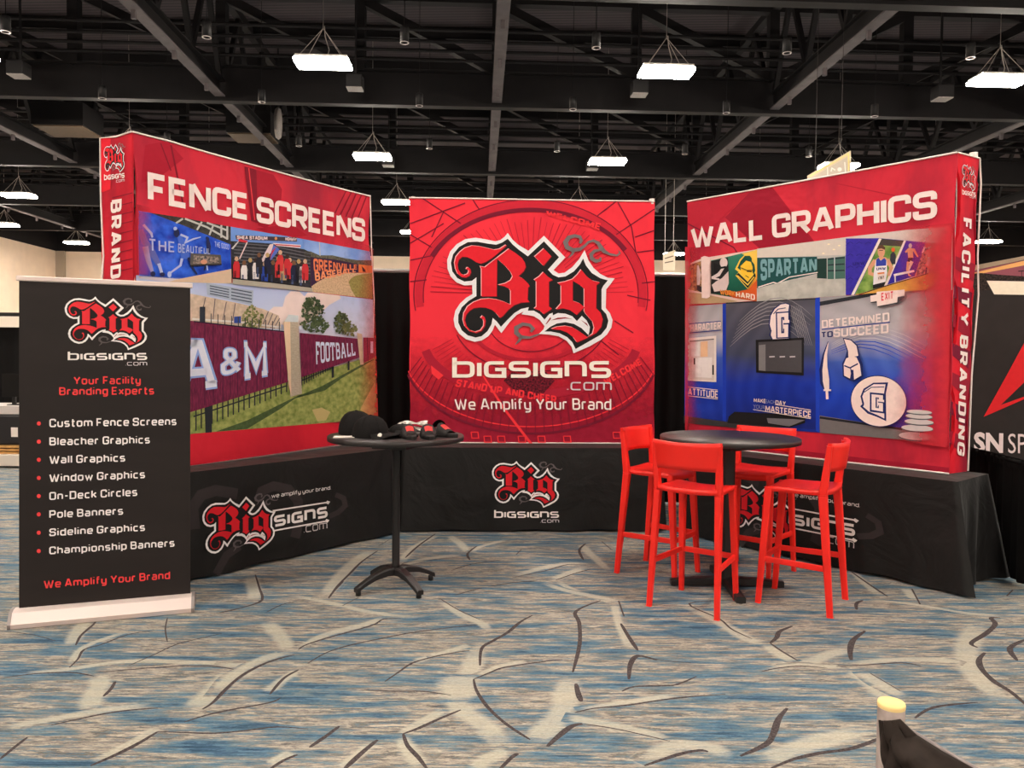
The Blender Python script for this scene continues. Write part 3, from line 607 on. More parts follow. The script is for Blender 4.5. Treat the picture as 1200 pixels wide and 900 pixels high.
for x, y in LPOS:
    if True:
        o = lp if first else copy_tree(lp)
        first = False
        o.location = H(x, y, LZ); o.rotation_euler = (0, 0, HALL)
        o['label'] = LAMPLAB.get((x, y), 'rectangular hall lamp on wires beyond the displays or out of frame'); o['category'] = 'lamp'; o['group'] = 'hanging hall lamps'

# black cylinder downlights, speaker boxes, panels
m_cyl = mat('downlight_black', (20, 18, 19), .5)
m_ring = mat('downlight_rim', (170, 160, 158), .35, .5)
def cyl_proto():
    r = empty('pendant_downlight', (0, 0, 0), '', 'pendant light')
    mb = MB(); mb.lathe((0, 0, 0), [(.0, .36), (.1, .36), (.105, .34), (.105, 0), (.085, 0), (.08, .06), (0, .08)], 20); mb.build('housing', m_cyl, r)
    mb = MB(); mb.lathe((0, 0, -.004), [(.108, .012), (.108, 0), (.082, 0), (.082, .012)], 20); mb.build('rim', m_ring, r)
    mb = MB(); mb.tube([(0, 0, .36), (0, 0, 3.99)], .01, 5); mb.build('cord', m_cyl, r)
    return r
cp = cyl_proto(); first = True
ordn = ['first', 'second', 'third', 'fourth', 'fifth', 'sixth']
for j, (y, rn) in enumerate(((18.5, 'nearest'), (23.05, 'second'), (27.7, 'third'))):
    for i, x in enumerate((-11.05, -6.45, -1.82, 2.77, 7.44, 12.03)):
        o = cp if first else copy_tree(cp); first = False
        o.location = H(x, y, 9.02)
        o['label'] = 'black cylinder downlight in the %s overhead row, %s from the left' % (rn, ordn[i]); o['category'] = 'pendant light'; o['group'] = 'black cylinder downlights'
m_grille = mat('grille_grey', (150, 142, 138), .6, noise=.2, nscale=40)
def box_proto():
    r = empty('ceiling_speaker', (0, 0, 0), '', 'speaker')
    mb = MB(); mb.box((0, 0, .2), (.46, .42, .36)); rounded(mb.build('cabinet', m_cyl, r), .02)
    mb = MB(); mb.box((0, 0, .01), (.44, .4, .02)); mb.build('grille', m_grille, r)
    mb = MB(); mb.beam((0, .1, .35), (0, .1, 3.86), .05, .05); mb.build('bracket', m_cyl, r)
    return r
bp_ = box_proto(); first = True
for q, lb in (((22, 90), 'boxy overhead speaker with pale grille near the left photo edge'), ((416, 105), 'boxy overhead speaker with pale grille under the big left lamp'), ((749, 112), 'boxy overhead speaker with pale grille left of the middle right lamp'), ((1104, 117), 'boxy overhead speaker with pale grille at upper right'), ((694, 199), 'small boxy speaker under the lamp above the centre sign'), ((455, 195), 'small boxy speaker right of the second left lamp')):
    o = bp_ if first else copy_tree(bp_); first = False
    p = on_z(q, 9.15); o.location = p; o.rotation_euler = (0, 0, HALL); o['label'] = lb; o['category'] = 'speaker'; o['group'] = 'overhead speakers'
m_unit = mat('tan_panel', (96, 80, 64), .7, noise=.1)
for q, lb, sz in (((80, 155), 'dark ceiling unit with tan underside at far left', (1.7, 1.4)), ((297, 163), 'dark ceiling unit with tan underside above the left display', (1.5, 1.2))):
    p = on_z(q, 9.6); r = empty('ceiling_unit', p, lb, 'air unit', 'ceiling units', HALL)
    mb = MB(); mb.box((0, 0, .45), (sz[0] + .1, sz[1] + .1, .8)); o = mb.build('casing', m_cyl); o.parent = r
    mb = MB(); mb.box((0, 0, .03), (sz[0], sz[1], .05)); o = mb.build('underside_panel', m_unit); o.parent = r
p = on_z((326, 148), 9.7); r = empty('wall_fan', p, 'grey upright oval fan disc hanging above the left display', 'fan', None, HALL)
mb = MB(); mb.lathe((0, 0, 0), [(0, .06), (.34, .05), (.38, 0), (.34, -.05), (0, -.06)], 28)
for v in mb.v: v.xyz = (v.z * 1.6, v.x * .8, v.y * 1.5 + .1)
o = mb.build('disc', m_grille); o.parent = r
mb = MB(); mb.tube([(0, 0, .6), (0, 0, 2.8)], .03, 6); o = mb.build('mount', m_cyl); o.parent = r

# ------------------------------------------------------------------ display planes (floor points solved from the photo)
PL_L = Plane((-2.5017, 5.0444), (-2.5017 + 2.26 * math.cos(.996), 5.0444 + 2.26 * math.sin(.996)))
PL_C = Plane((-.9423, 6.9621), (-.9423 + 2.26 * math.cos(.0441), 6.9621 + 2.26 * math.sin(.0441)))
PL_R = Plane((1.6132, 7.0448), (1.6132 + 2.26 * math.cos(-.8749), 7.0448 + 2.26 * math.sin(-.8749)))
for pl_ in (PL_L, PL_C, PL_R): pl_.zmin = .758
m_edge = mat('white_fabric_edge', (240, 228, 222), .6)
m_pole = mat('aluminium_pole', (190, 188, 188), .35, .8)
def display_panel(pl, corners, name, m, parent, bow=0.0, thick=.012):
    """stretched fabric sheet with slightly drawn-in edges, corner pixels TL TR BR BL"""
    q = [pl.uz(p) for p in corners]
    nu, nv = 36, 36; vs = []; uv = []; fs = []; mi = []
    for j in range(nv + 1):
        for i in range(nu + 1):
            x, y = i / nu, j / nv
            u = (1 - y) * ((1 - x) * q[3][0] + x * q[2][0]) + y * ((1 - x) * q[0][0] + x * q[1][0])
            z = (1 - y) * ((1 - x) * q[3][1] + x * q[2][1]) + y * ((1 - x) * q[0][1] + x * q[1][1])
            pull = math.sin(3 * PI * y) ** 2
            u += bow * pull * (.5 - x) * 2 * (abs(2 * x - 1) ** 6)
            z = max(z, .757); vs.append(pl.at(u, z)); uv.append((u, z))
    for j in range(nv):
        for i in range(nu): fs.append((j * (nu + 1) + i, j * (nu + 1) + i + 1, (j + 1) * (nu + 1) + i + 1, (j + 1) * (nu + 1) + i))
    o = link_mesh(name, vs, fs, m, parent, uvs=uv)
    if o.data.polygons[0].normal.dot(pl.N) < 0: o.data.flip_normals()
    sd = o.modifiers.new('cloth', 'SOLIDIFY'); sd.thickness = thick; sd.offset = -1
    return o, q
def edge_strip(pl, pts, name, parent, r=.007):
    mb = MB(); P = [pl.uz(p) for p in pts]
    mb.tube([pl.at(u, max(z, .762), .004) for u, z in P], r, 6); return mb.build(name, m_edge, parent)
def frame_poles(pl, u0, u1, z0, z1, depth, parent):
    mb = MB()
    for u in (u0 + .03, (2 * u0 + u1) / 3, (u0 + 2 * u1) / 3, u1 - .03):
        for d in (-.04, -depth): mb.tube([pl.at(u, z0, d), pl.at(u, z1 - .03, d)], .009, 6)
    for z in (z0 + .02, z0 + (z1 - z0) / 3, z0 + 2 * (z1 - z0) / 3, z1 - .03):
        for a, b in ((u0 + .03, (2 * u0 + u1) / 3), ((2 * u0 + u1) / 3, (u0 + 2 * u1) / 3), ((u0 + 2 * u1) / 3, u1 - .03)):
            mb.tube([pl.at(a, z, -.04), pl.at(b, z, -depth)], .006, 5); mb.tube([pl.at(a, z, -depth), pl.at(b, z, -.04)], .006, 5)
    return mb.build('folding_frame', m_pole, parent)
def mottled_lines(P, lst, m, wpx):
    P.up()
    for l in lst: P.line(l, wpx, m, False)
W_ = ink(246, 226, 222)

# ---- left display
dl = empty('popup_display', PL_L.at(1.1, .75, -.15), 'left red popup display headed FENCE SCREENS with ballpark photos', 'display stand')
m_redL = red_cloth('red_print_fence', 3.1)
fpL, qL = display_panel(PL_L, [(155, 155), (433.5, 230.5), (440, 515.6), (158, 555)], 'front_panel', m_redL, dl, .03)
FLL = Plane((-2.773, 5.163), (-2.495, 5.035))
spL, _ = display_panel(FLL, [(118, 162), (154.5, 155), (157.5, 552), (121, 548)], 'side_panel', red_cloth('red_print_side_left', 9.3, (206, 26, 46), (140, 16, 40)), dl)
edge_strip(PL_L, [(155, 154.5), (200, 166), (245, 179.5), (300, 194.5), (345, 207), (390, 219), (433.5, 230)], 'top_edge', dl)
edge_strip(PL_L, [(433.5, 230), (435, 290), (438, 350), (437, 400), (440, 460), (440, 515)], 'right_edge', dl, .005)
edge_strip(PL_L, [(158, 555), (300, 535.5), (440, 515.6)], 'bottom_edge', dl, .006)
edge_strip(FLL, [(154.5, 154.5), (136, 160.5), (118, 162), (119, 240), (122, 300), (119, 345), (121, 548)], 'side_edge', dl, .006)
frame_poles(PL_L, .02, 2.2, .76, 2.98, .26, dl)
P = Painter(PL_L)
dk = ink(132, 16, 40)
P.poly([(170, 170), (196, 165), (215, 186), (190, 205), (165, 215)], ink(176, 24, 48))
P.line([(200, 170), (214, 238)], 2, dk); P.line([(188, 168), (200, 200)], 1.4, dk)
P.poly([(286, 195), (300, 199), (303, 262), (294, 259)], dk); P.poly([(300, 199), (320, 205), (330, 222), (328, 246), (312, 268), (302, 264)], ink(168, 20, 44)); P.line([(291, 197), (298, 258)], 1.2, ink(236, 60, 70))
for k in range(5): P.line([(405 + k * 6, 224 + k * 1.5), (392 + k * 6.5, 250 + k * 2)], 1.3, dk, k == 0)
P.poly([(300, 268), (340, 262), (360, 276), (330, 280)], ink(170, 18, 42))
P.build('tinted_pattern', fpL)
P = Painter(PL_L, .008)
P.text('FENCE SCREENS', (172, 201.5), (427, 257), (172.5, 236.5), (427, 284), W_, t=.25, gap=.06, R=.22, space=.3, wide=1.25)
P.build('headline_text', fpL)
# first small photo: blue mural under stands
a1 = cr(160, 240, 8.571)
P = Painter(PL_L, .006)
P.poly(a1((10, 60), (130, 80), (470, 210), (940, 400), (945, 645), (420, 745), (20, 720)), printed('mural_blue', (24, 72, 214), .35, 9, col2=(58, 112, 236)))
P.poly(a1((130, 80), (460, 130), (940, 222), (940, 400), (470, 210)), ink(58, 56, 54, .4))
P.up()
for l in (((480, 140), (700, 225), (910, 345)), ((390, 185), (460, 140)), ((600, 255), (650, 172)), ((725, 305), (765, 205)), ((845, 330), (845, 205)), ((905, 350), (905, 215)), ((700, 180), (910, 260))): P.line(a1(*l), 2.2, ink(190, 190, 186), False)
P.poly(a1((420, 745), (945, 645), (948, 792), (300, 775), (20, 735), (20, 720)), ink(214, 186, 160))
P.poly(a1((60, 720), (420, 745), (300, 778), (20, 740)), ink(206, 198, 214))
pale = ink(176, 190, 232); navy = ink(34, 42, 84)
P.line(a1((30, 250), (80, 380), (150, 480), (215, 600)), [6, 8, 8, 6], ink(96, 104, 180)); P.line(a1((80, 420), (110, 560), (150, 670)), [7, 6, 4], ink(150, 150, 200)); P.line(a1((215, 590), (245, 690)), [4, 3.4], pale); P.line(a1((60, 200), (140, 290), (150, 330)), [3, 3, 2], pale)
P.disc(a1((155, 695))[0], 3, 3, navy); P.disc(a1((250, 700))[0], 3, 2.4, navy, up=False)
P.poly(a1((395, 320), (440, 300), (475, 380), (520, 500), (520, 545), (440, 545), (430, 440)), ink(74, 110, 214)); P.disc(a1((392, 285))[0], 3.4, 5, navy); P.disc(a1((378, 240))[0], 2.2, 2.2, pale)
P.line(a1((430, 300), (500, 330), (480, 380), (560, 345), (635, 325)), [2.6, 2.4, 2.4, 2, 1], pale); P.line(a1((445, 540), (430, 610), (320, 690)), [3, 2.6, 2], pale); P.line(a1((510, 530), (555, 640), (595, 700)), [3, 2.6, 2], navy); P.disc(a1((318, 700))[0], 2.4, 3.6, pale)
P.line(a1((700, 330), (712, 420), (715, 490)), [3, 5, 3], navy); P.disc(a1((695, 335))[0], 1.5, 1.8, navy)
P.line(a1((690, 600), (665, 660)), 2, navy); P.line(a1((690, 600), (700, 660)), 1.6, pale)
P.poly(a1((528, 488), (832, 505), (840, 600), (524, 612)), ink(88, 84, 82)); P.line(a1((524, 612), (840, 600)), 1.4, ink(40, 36, 34)); P.poly(a1((560, 510), (810, 525), (815, 585), (550, 595)), printed('mural_inset', (60, 66, 70), .3, 60, col2=(170, 150, 140)))
P.disc(a1((660, 575))[0], 4, 2.6, ink(214, 150, 120))
P.text('THE', *a1((112, 340), (362, 374), (116, 470), (362, 478)), pale, t=.17, gap=.22); P.text('BEAUTIFUL', *a1((400, 390), (722, 440), (400, 482), (722, 498)), pale, t=.18, gap=.2); P.text('THE GOOD', *a1((768, 368), (912, 402), (772, 425), (912, 452)), pale, t=.19, gap=.2)
P.build('mural_photo', fpL)
# second small photo: crowd before stands
a2 = cr(260, 260, 6.667)
P = Painter(PL_L, .006)
P.poly(a2((65, 38), (635, 135), (640, 240), (65, 150)), ink(112, 152, 222)); P.poly(a2((65, 150), (380, 170), (640, 215), (690, 240), (690, 510), (72, 442)), ink(48, 48, 54, .3))
P.up()
for k in range(7): P.line(a2((90, 165 + k * 26), (380, 188 + k * 26), (685, 250 + k * 26)), 1.1, ink(98, 100, 108), False)
P.poly(a2((100, 105), (580, 122), (582, 155), (105, 138)), ink(70, 60, 70)); P.text('SHEA STADIUM', *a2((112, 108), (350, 114), (112, 135), (350, 143)), ink(232, 210, 210), t=.3, gap=.1); P.text('HIGHWAY', *a2((490, 120), (578, 124), (490, 147), (578, 151)), ink(232, 210, 210), t=.3, gap=.1)
P.disc(a2((416, 130))[0], 1.6, 1.8, ink(230, 150, 90)); P.poly(a2((390, 165), (612, 180), (606, 206), (420, 188)), ink(226, 214, 220)); P.line(a2((410, 178), (608, 192)), 1.2, ink(196, 50, 60))
P.poly(a2((65, 210), (120, 150), (130, 150), (80, 215)), ink(210, 205, 205)); P.poly(a2((125, 135), (195, 148), (188, 166), (120, 152)), ink(206, 54, 66)); P.line(a2((190, 160), (130, 290)), 1.5, ink(220, 200, 200))
P.poly(a2((365, 178), (395, 172), (380, 235), (320, 310), (290, 320), (330, 240)), ink(226, 208, 212)); P.poly(a2((395, 180), (442, 215), (400, 270), (365, 310), (375, 240)), ink(86, 110, 196)); P.poly(a2((420, 190), (380, 230), (365, 305), (380, 260)), ink(200, 60, 70))
rr = random.Random(3)
cols = [(200, 48, 56), (232, 226, 226), (40, 40, 48), (44, 74, 170), (206, 58, 60), (186, 160, 120), (30, 34, 60), (214, 190, 180)]
P.up()
for k, (x, y, c) in enumerate(((105, 330, 0), (165, 360, 1), (212, 340, 2), (255, 340, 1), (325, 370, 3), (390, 360, 2), (430, 330, 4), (470, 350, 5), (520, 340, 4), (552, 360, 6), (590, 350, 2), (618, 370, 1), (640, 350, 0), (280, 300, 2), (345, 300, 6), (500, 310, 0), (445, 280, 4))):
    sk = a2((x, y)); X, Y = sk[0]
    P.poly([(X - 3.6, Y + 16), (X - 4, Y + 2), (X - 2.5, Y - 3), (X + 2.5, Y - 3), (X + 4, Y + 2), (X + 3.6, Y + 16)], ink(*cols[c]), k % 3 == 0); P.line([(X - 1.6, Y + 8), (X - 1.8, Y + 20)], 2.4, ink(*((70, 84, 120) if k % 2 else (34, 34, 40))), False); P.disc((X, Y - 6), 2.3, 2.8, ink(*((206, 168, 140), (120, 84, 60), (190, 160, 110), (60, 44, 40))[k % 4]), n=10, up=False)
P.poly(a2((72, 442), (690, 512), (700, 548), (72, 487)), ink(168, 162, 148)); P.line(a2((72, 442), (400, 476), (690, 512)), 1.4, ink(30, 30, 34))
P.build('crowd_photo', fpL)
# third small photo: curved outfield fence
P = Painter(PL_L, .006)
P.poly(a2((628, 134), (1155, 232), (1165, 345), (640, 280)), printed('photo_sky', (96, 140, 222), .1, 4, col2=(150, 180, 232)))
P.poly(a2((640, 225), (690, 232), (760, 262), (860, 262), (960, 285), (1060, 300), (1165, 300), (1165, 350), (640, 330)), printed('photo_hedge', (92, 92, 78), .4, 60))
P.poly(a2((690, 275), (860, 292), (1060, 330), (1062, 396), (950, 398), (830, 422), (750, 465), (690, 508)), ink(56, 34, 64)); P.poly(a2((690, 508), (750, 465), (830, 424), (950, 400), (1165, 398), (1172, 600), (700, 548)), printed('photo_gravel', (206, 174, 140), .18, 70))
P.poly(a2((985, 470), (1000, 445), (1040, 420), (1100, 408), (1170, 402), (1172, 602), (1040, 586), (1005, 530)), printed('photo_turf_dry', (150, 138, 78), .2, 60))
og = ink(228, 124, 84); P.text('GREENVILLE', *a2((708, 285), (1050, 336), (714, 395), (1050, 372)), og, t=.24, gap=.1); P.text('BASEBALL', *a2((718, 392), (1040, 360), (724, 465), (1040, 392)), ink(236, 150, 108), t=.26, gap=.1)
P.poly(a2((1062, 332), (1168, 345), (1168, 398), (1062, 396)), ink(232, 128, 70)); P.poly(a2((1085, 345), (1112, 372), (1118, 392), (1095, 390)), ink(30, 24, 28)); P.line(a2((755, 160), (760, 268)), 1, ink(190, 190, 196))
P.build('curved_fence_photo', fpL)
# large photo: printed fence banners
a3 = cr(200, 330, 4)
P = Painter(PL_L, .006)
P.poly(a3((-165, -30), (98, -14), (290, 8), (660, 50), (945, 84), (960, 640), (740, 660), (98, 713), (-165, 748)), vramp('photo_big_sky', [(1.55, (214, 208, 222)), (1.9, (196, 204, 232)), (2.25, (158, 180, 230))], .25))
cl = printed('photo_cloud', (232, 212, 208), .05, 8)
P.poly(a3((455, 140), (480, 118), (522, 118), (535, 70), (560, 45), (600, 46), (625, 70), (640, 50), (700, 55), (790, 66), (795, 80), (740, 110), (700, 150), (650, 190), (600, 210), (500, 200)), cl)
P.poly(a3((-165, 40), (98, 58), (300, 98), (430, 128), (505, 160), (515, 222), (98, 200), (-165, 200)), printed('photo_stadium', (202, 180, 160), .14, 25))
P.up()
for x0, y0, x1, y1 in ((205, 80, 195, 180), (258, 95, 240, 190), (300, 102, 285, 195), (455, 140, 430, 200), (475, 150, 450, 210), (495, 160, 465, 218), (508, 172, 480, 220), (160, 75, 150, 120)): P.line(a3((x0, y0), (x1, y1)), 1.1, ink(110, 100, 104), False)
P.line(a3((98, 175), (320, 190), (515, 215)), 2, ink(220, 214, 210))
P.poly(a3((162, 6), (384, 42), (380, 112), (168, 62)), ink(168, 180, 200)); P.up()
for k in range(4): P.line(a3((180, 20 + k * 12), (270, 38 + k * 12)), 1.2, ink(80, 86, 104), False); P.line(a3((280, 34 + k * 15), (376, 52 + k * 15)), 1.3, ink(80, 86, 104), False)
P.poly(a3((132, 118), (158, 118), (158, 195), (132, 192)), ink(46, 52, 62)); P.poly(a3((293, 165), (325, 162), (325, 195), (293, 195)), ink(52, 76, 150))
def foliage(P, cx, cy, rx, ry, n, cols, seed, top=1.0):
    rr = random.Random(seed); P.up()
    for k in range(n):
        t = rr.uniform(0, 2 * PI); q = rr.random() ** .55
        x = cx + rx * q * math.cos(t) * (1 - .35 * max(0, -math.sin(t)) * q); y = cy + ry * q * math.sin(t)
        s = rr.uniform(.8, 2.1); th = rr.uniform(0, PI); pts = []
        for j in range(6): a = th + j * PI / 3; d = s * rr.uniform(.6, 1.35); pts.append((x + d * math.cos(a), y + d * math.sin(a)))
        P.poly(pts, ink(*cols[k % len(cols)]), False)
        if k % 40 == 39: P.up()
P.lay += 0
foliage(P, *a3((382, 175))[0], 13, 16, 110, [(120, 126, 78), (92, 102, 58), (150, 146, 100)], 5)
foliage(P, *a3((662, 140))[0], 14, 18, 190, [(66, 84, 58), (92, 106, 72), (52, 66, 48)], 6); foliage(P, *a3((668, 205))[0], 18, 10, 110, [(66, 84, 58), (92, 106, 72)], 7); foliage(P, *a3((640, 105))[0], 5, 9, 40, [(66, 84, 58), (92, 106, 72)], 17)
foliage(P, *a3((795, 195))[0], 10, 13, 110, [(74, 86, 56), (100, 110, 68), (58, 68, 48)], 8); foliage(P, *a3((830, 220))[0], 9, 9, 70, [(92, 100, 62), (120, 120, 76)], 9)
P.poly(a3((-165, 750), (98, 712), (740, 660), (960, 640), (950, 345), (880, 365), (545, 462), (98, 590), (-165, 650)), printed('photo_grass', (128, 146, 74), .22, 22, col2=(164, 168, 98)))
P.poly(a3((205, 702), (350, 650), (545, 555), (700, 490), (880, 392), (945, 362), (945, 366), (790, 455), (715, 510), (600, 530), (500, 600), (350, 690)), printed('photo_grass_dark', (70, 88, 52), .2, 30))
P.poly(a3((655, 600), (700, 590), (740, 610), (720, 650), (680, 655)), ink(190, 170, 116)); P.poly(a3((900, 560), (950, 470), (955, 640), (880, 600)), ink(196, 170, 110))
mar = printed('photo_maroon', (102, 30, 62), .22, 16, stretch=(6, 1, 1), col2=(126, 40, 74)); mard = ink(76, 20, 52)
P.up()
for k in range(18):
    x = 110 + k * 25; yb = 640 - (x - 98) * .345
    P.line(a3((x, yb - 40), (x, yb + 62 - k * 2)), 1.5, ink(40, 44, 48), False)
P.line(a3((98, 632), (538, 487)), 1.6, ink(40, 44, 48)); P.poly(a3((150, 590), (182, 580), (184, 706), (154, 708)), ink(38, 42, 46))
P.up()
for x in range(180, 520, 32): P.line(a3((x, 150 + (x - 180) * .12), (x, 205 + (x - 180) * .1)), 1.0, ink(56, 58, 66), False)
P.poly(a3((-165, 150), (98, 185), (535, 235), (540, 470), (98, 607), (-165, 680)), mar)
P.up()
for x in (150, 190, 235, 270, 305, 345, 395, 430, 470, 505): P.line(a3((x, 195 + (x - 98) * .12), (x, 595 - (x - 98) * .3)), 1.0, mard, False)
P.line(a3((98, 187), (535, 236)), 1.5, ink(44, 26, 50))
P.text('A', *a3((38, 262), (196, 268), (18, 528), (212, 500)), ink(138, 164, 222), font=SLAB, t=.26); P.text('A', *a3((42, 270), (190, 275), (22, 518), (206, 492)), ink(216, 218, 234), font=SLAB, t=.17)
P.text('&', *a3((220, 305), (318, 308), (222, 448), (322, 428)), ink(138, 164, 222), t=.26, R=.25); P.text('&', *a3((224, 311), (314, 314), (226, 441), (318, 422)), ink(216, 218, 234), t=.16, R=.25)
P.text('M', *a3((328, 274), (442, 279), (332, 465), (447, 445)), ink(138, 164, 222), font=SLAB, t=.26); P.text('M', *a3((333, 282), (437, 286), (337, 457), (442, 438)), ink(216, 218, 234), font=SLAB, t=.17)
P.up()
for k in range(14):
    x = 604 + k * 11; P.line(a3((x, 440 - k * 4.6), (x, 486 - k * 6)), 1, ink(44, 48, 52), False)
P.line(a3((600, 465), (745, 402)), 1.2, ink(44, 48, 52)); P.poly(a3((743, 395), (754, 392), (754, 448), (743, 452)), ink(38, 42, 46)); P.poly(a3((818, 368), (827, 366), (827, 414), (818, 416)), ink(38, 42, 46))
P.poly(a3((592, 240), (720, 252), (870, 268), (876, 355), (600, 448)), mar); P.text('FOOTBALL', *a3((668, 282), (850, 290), (670, 388), (855, 345)), ink(206, 214, 236), font=SLAB, t=.2, gap=.1)
P.poly(a3((518, 190), (540, 155), (585, 160), (603, 525), (548, 540), (536, 240)), printed('photo_brick', (176, 164, 146), .12, 40, stretch=(1, 3, 1))); P.poly(a3((516, 190), (548, 185), (553, 540), (540, 480)), ink(222, 192, 162)); P.poly(a3((540, 155), (585, 160), (585, 190), (520, 188)), ink(196, 206, 210))
P.poly(a3((890, 262), (945, 264), (950, 352), (892, 382)), ink(118, 40, 72)); P.poly(a3((860, 240), (884, 246), (892, 388), (876, 390)), ink(206, 176, 152)); P.line(a3((908, 262), (912, 372)), 1, mard); P.line(a3((930, 280), (930, 335)), 3, ink(190, 150, 170))
P.build('fence_banner_photo', fpL)
uR = PL_L.uz((440, 400))[0]; uL = PL_L.uz((160, 300))[0]
P = Painter(PL_L, .034); P.poly([(398, 270), (434, 292), (440, 494), (398, 498)], fade('fade_red_right_of_fence', (190, 44, 40), uR - .26, uR + .12)); P.build('edge_fade', fpL)
P = Painter(PL_L, .034); P.poly([(156, 240), (200, 249), (200, 324), (157, 322)], fade('fade_red_left_of_fence', (196, 38, 54), uL + .1, uL - .08)); P.build('edge_fade', fpL)
P = Painter(PL_L, .034); P.poly([(398, 496), (440, 490), (440, 514), (300, 534), (158, 554), (158, 520), (224, 508), (385, 495)], red_cloth('red_band_left', 1.4, (214, 36, 54), (196, 30, 50))); P.build('lower_band', fpL)
P = Painter(FLL)
P.poly([(118.5, 163), (130, 160), (130, 222), (119, 226)], ink(226, 30, 48))
for k in range(9): P.line([(132, 232 + k * 11), (156, 226 + k * 11)], 1.2, dk, k == 0)
P.build('tinted_pattern', spL)
P = Painter(FLL, .006); logo(P, (122.5, 171), (147, 166), (123, 205), (147.5, 202)); wordmark(P, (123.5, 206), (147.5, 203), (123.5, 211.5), (147.5, 208.5), (137, 211.5), (147.5, 210), (137, 214.5), (147.5, 213)); P.build('logo', spL)
P = Painter(FLL, .006); P.text('BRAND', (143.5, 233), (142.5, 325), (130.8, 235), (130.5, 327.5), W_, t=.26, gap=.18); P.build('side_text', spL)

# ---- centre display
dc = empty('popup_display', PL_C.at(1.1, .75, -.15), 'square red centre sign with blackletter Big logo over bigsigns.com', 'display stand')
m_redC = red_cloth('red_print_centre', 6.2, (242, 50, 66), (216, 38, 58), 1.1)
fpC, qC = display_panel(PL_C, [(479.5, 231.3), (767.3, 236), (767, 521.4), (480, 520.6)], 'front_panel', m_redC, dc, .008)
edge_strip(PL_C, [(479.5, 231.8), (560, 233), (680, 235), (767, 236)], 'top_edge', dc); edge_strip(PL_C, [(480, 520.6), (620, 521.3), (767, 521.4)], 'bottom_edge', dc, .006)
frame_poles(PL_C, .02, 2.24, .76, 2.98, .26, dc)
mb = MB(); mb.tube([PL_C.at(2.22, 2.97, -.02), PL_C.at(2.22, 3.02, -.02)], .025, 8); mb.tube([PL_C.at(.03, 2.97, -.02), PL_C.at(.03, 3.0, -.02)], .02, 8); mb.build('corner_cap', m_edge, dc)
P = Painter(PL_C)
dk1 = ink(186, 30, 52); dk2 = ink(118, 20, 46); lt = ink(246, 54, 64)
def ell(cx, cy, rx, ry, t0, t1, n=40, rot=0.0):
    out = []
    for k in range(n + 1):
        t = math.radians(t0 + (t1 - t0) * k / n); x, y = rx * math.cos(t), ry * math.sin(t)
        out.append((cx + x * math.cos(rot) - y * math.sin(rot), cy + x * math.sin(rot) + y * math.cos(rot)))
    return out
P.poly([(481, 395), (766, 395), (766, 520), (481, 520)], fade('arena_dark_foot', (158, 24, 52), 1.75, .75, 1))
P.line(ell(622, 345, 131, 106, 172, 368, 60), 9, ink(206, 36, 56)); P.line(ell(622, 340, 128, 94, 205, 330, 50), 5, dk2)
P.line(ell(622, 345, 137, 111, 170, 370, 60), 1.1, dk2); P.line(ell(622, 346, 126, 101, 175, 365, 60), 1, dk2)
P.up(); rr = random.Random(5)
for k in range(46):
    t = PI + PI * (k + .5) / 46; a = rr.uniform(.42, .5); bb = rr.uniform(.86, .94)
    P.line([(622 + 128 * a * math.cos(t), 345 + 98 * a * math.sin(t)), (622 + 128 * bb * math.cos(t), 345 + 98 * bb * math.sin(t))], rr.choice([.5, .7, 1.0]), dk1, False)
for (x0, y0, x1, y1) in ((481, 262, 545, 238), (481, 285, 520, 262), (496, 233, 540, 262), (520, 248, 506, 278), (481, 305, 505, 300), (481, 330, 500, 328), (554, 234, 562, 246), (700, 253, 722, 236), (724, 237, 740, 266), (767, 245, 722, 275), (740, 266, 745, 296), (767, 293, 746, 296), (767, 330, 752, 332), (735, 346, 762, 352), (720, 376, 742, 390), (705, 400, 725, 416), (767, 270, 744, 278), (481, 275, 506, 290)):
    P.line([(x0, y0), (x1, y1)], 1.2, dk2, False)
P.line(ell(622, 400, 125, 62, 10, 170, 50), 10, ink(172, 28, 52)); P.line(ell(622, 412, 150, 96, 17, 163, 50), 2.6, dk2); P.line(ell(622, 408, 150, 92, 17, 163, 50), 1.4, lt)
P.line(ell(622, 380, 70, 42, 15, 165, 40), 4, dk1); P.line(ell(622, 372, 52, 40, 20, 160, 30), 1, dk2); P.line(ell(622, 370, 92, 66, 20, 160, 30), 1.2, dk2)
P.up()
for k in range(38):
    t = math.radians(14 + 152 * k / 37)
    P.line([(622 + 132 * math.cos(t), 402 + 68 * math.sin(t)), (622 + 149 * math.cos(t) * 1.0, 418 + 92 * math.sin(t))], .9, dk2, False)
    P.line([(622 + 95 * math.cos(t), 385 + 52 * math.sin(t)), (622 + 118 * math.cos(t), 395 + 60 * math.sin(t))], .7, dk1, False)
P.poly([(590, 446), (600, 436), (620, 440), (640, 436), (650, 446), (636, 462), (622, 466), (604, 458)], printed('arena_scoreboard', (66, 18, 34), .5, 60, col2=(130, 24, 44)))
P.line([(566, 440), (590, 478), (622, 521)], [2, 3, 5], lt); P.poly([(505, 428), (520, 440), (514, 445), (506, 438)], lt)
P.text('WELCOME', (640, 246.5), (704, 262), (639.5, 252), (702, 270), lt, t=.3, gap=.08); P.text('STAND UP AND CHEER', (536, 444), (652, 464), (533, 453), (652, 473), lt, t=.28, gap=.1); P.text('WELCOME', (706, 444), (748, 420), (710, 452), (752, 427), lt, t=.3, gap=.1)
P.up()
for k, x in enumerate((552, 567, 583, 607, 630, 660, 718, 734, 752)):
    y = 511 if 560 < x < 700 else 508 - abs(x - 640) * .02; P.line([(x, y), (x + 8, y), (x + 9, y + 7), (x + 1, y + 7), (x, y)], 1.3, lt, False)
P.build('arena_pattern', fpC)
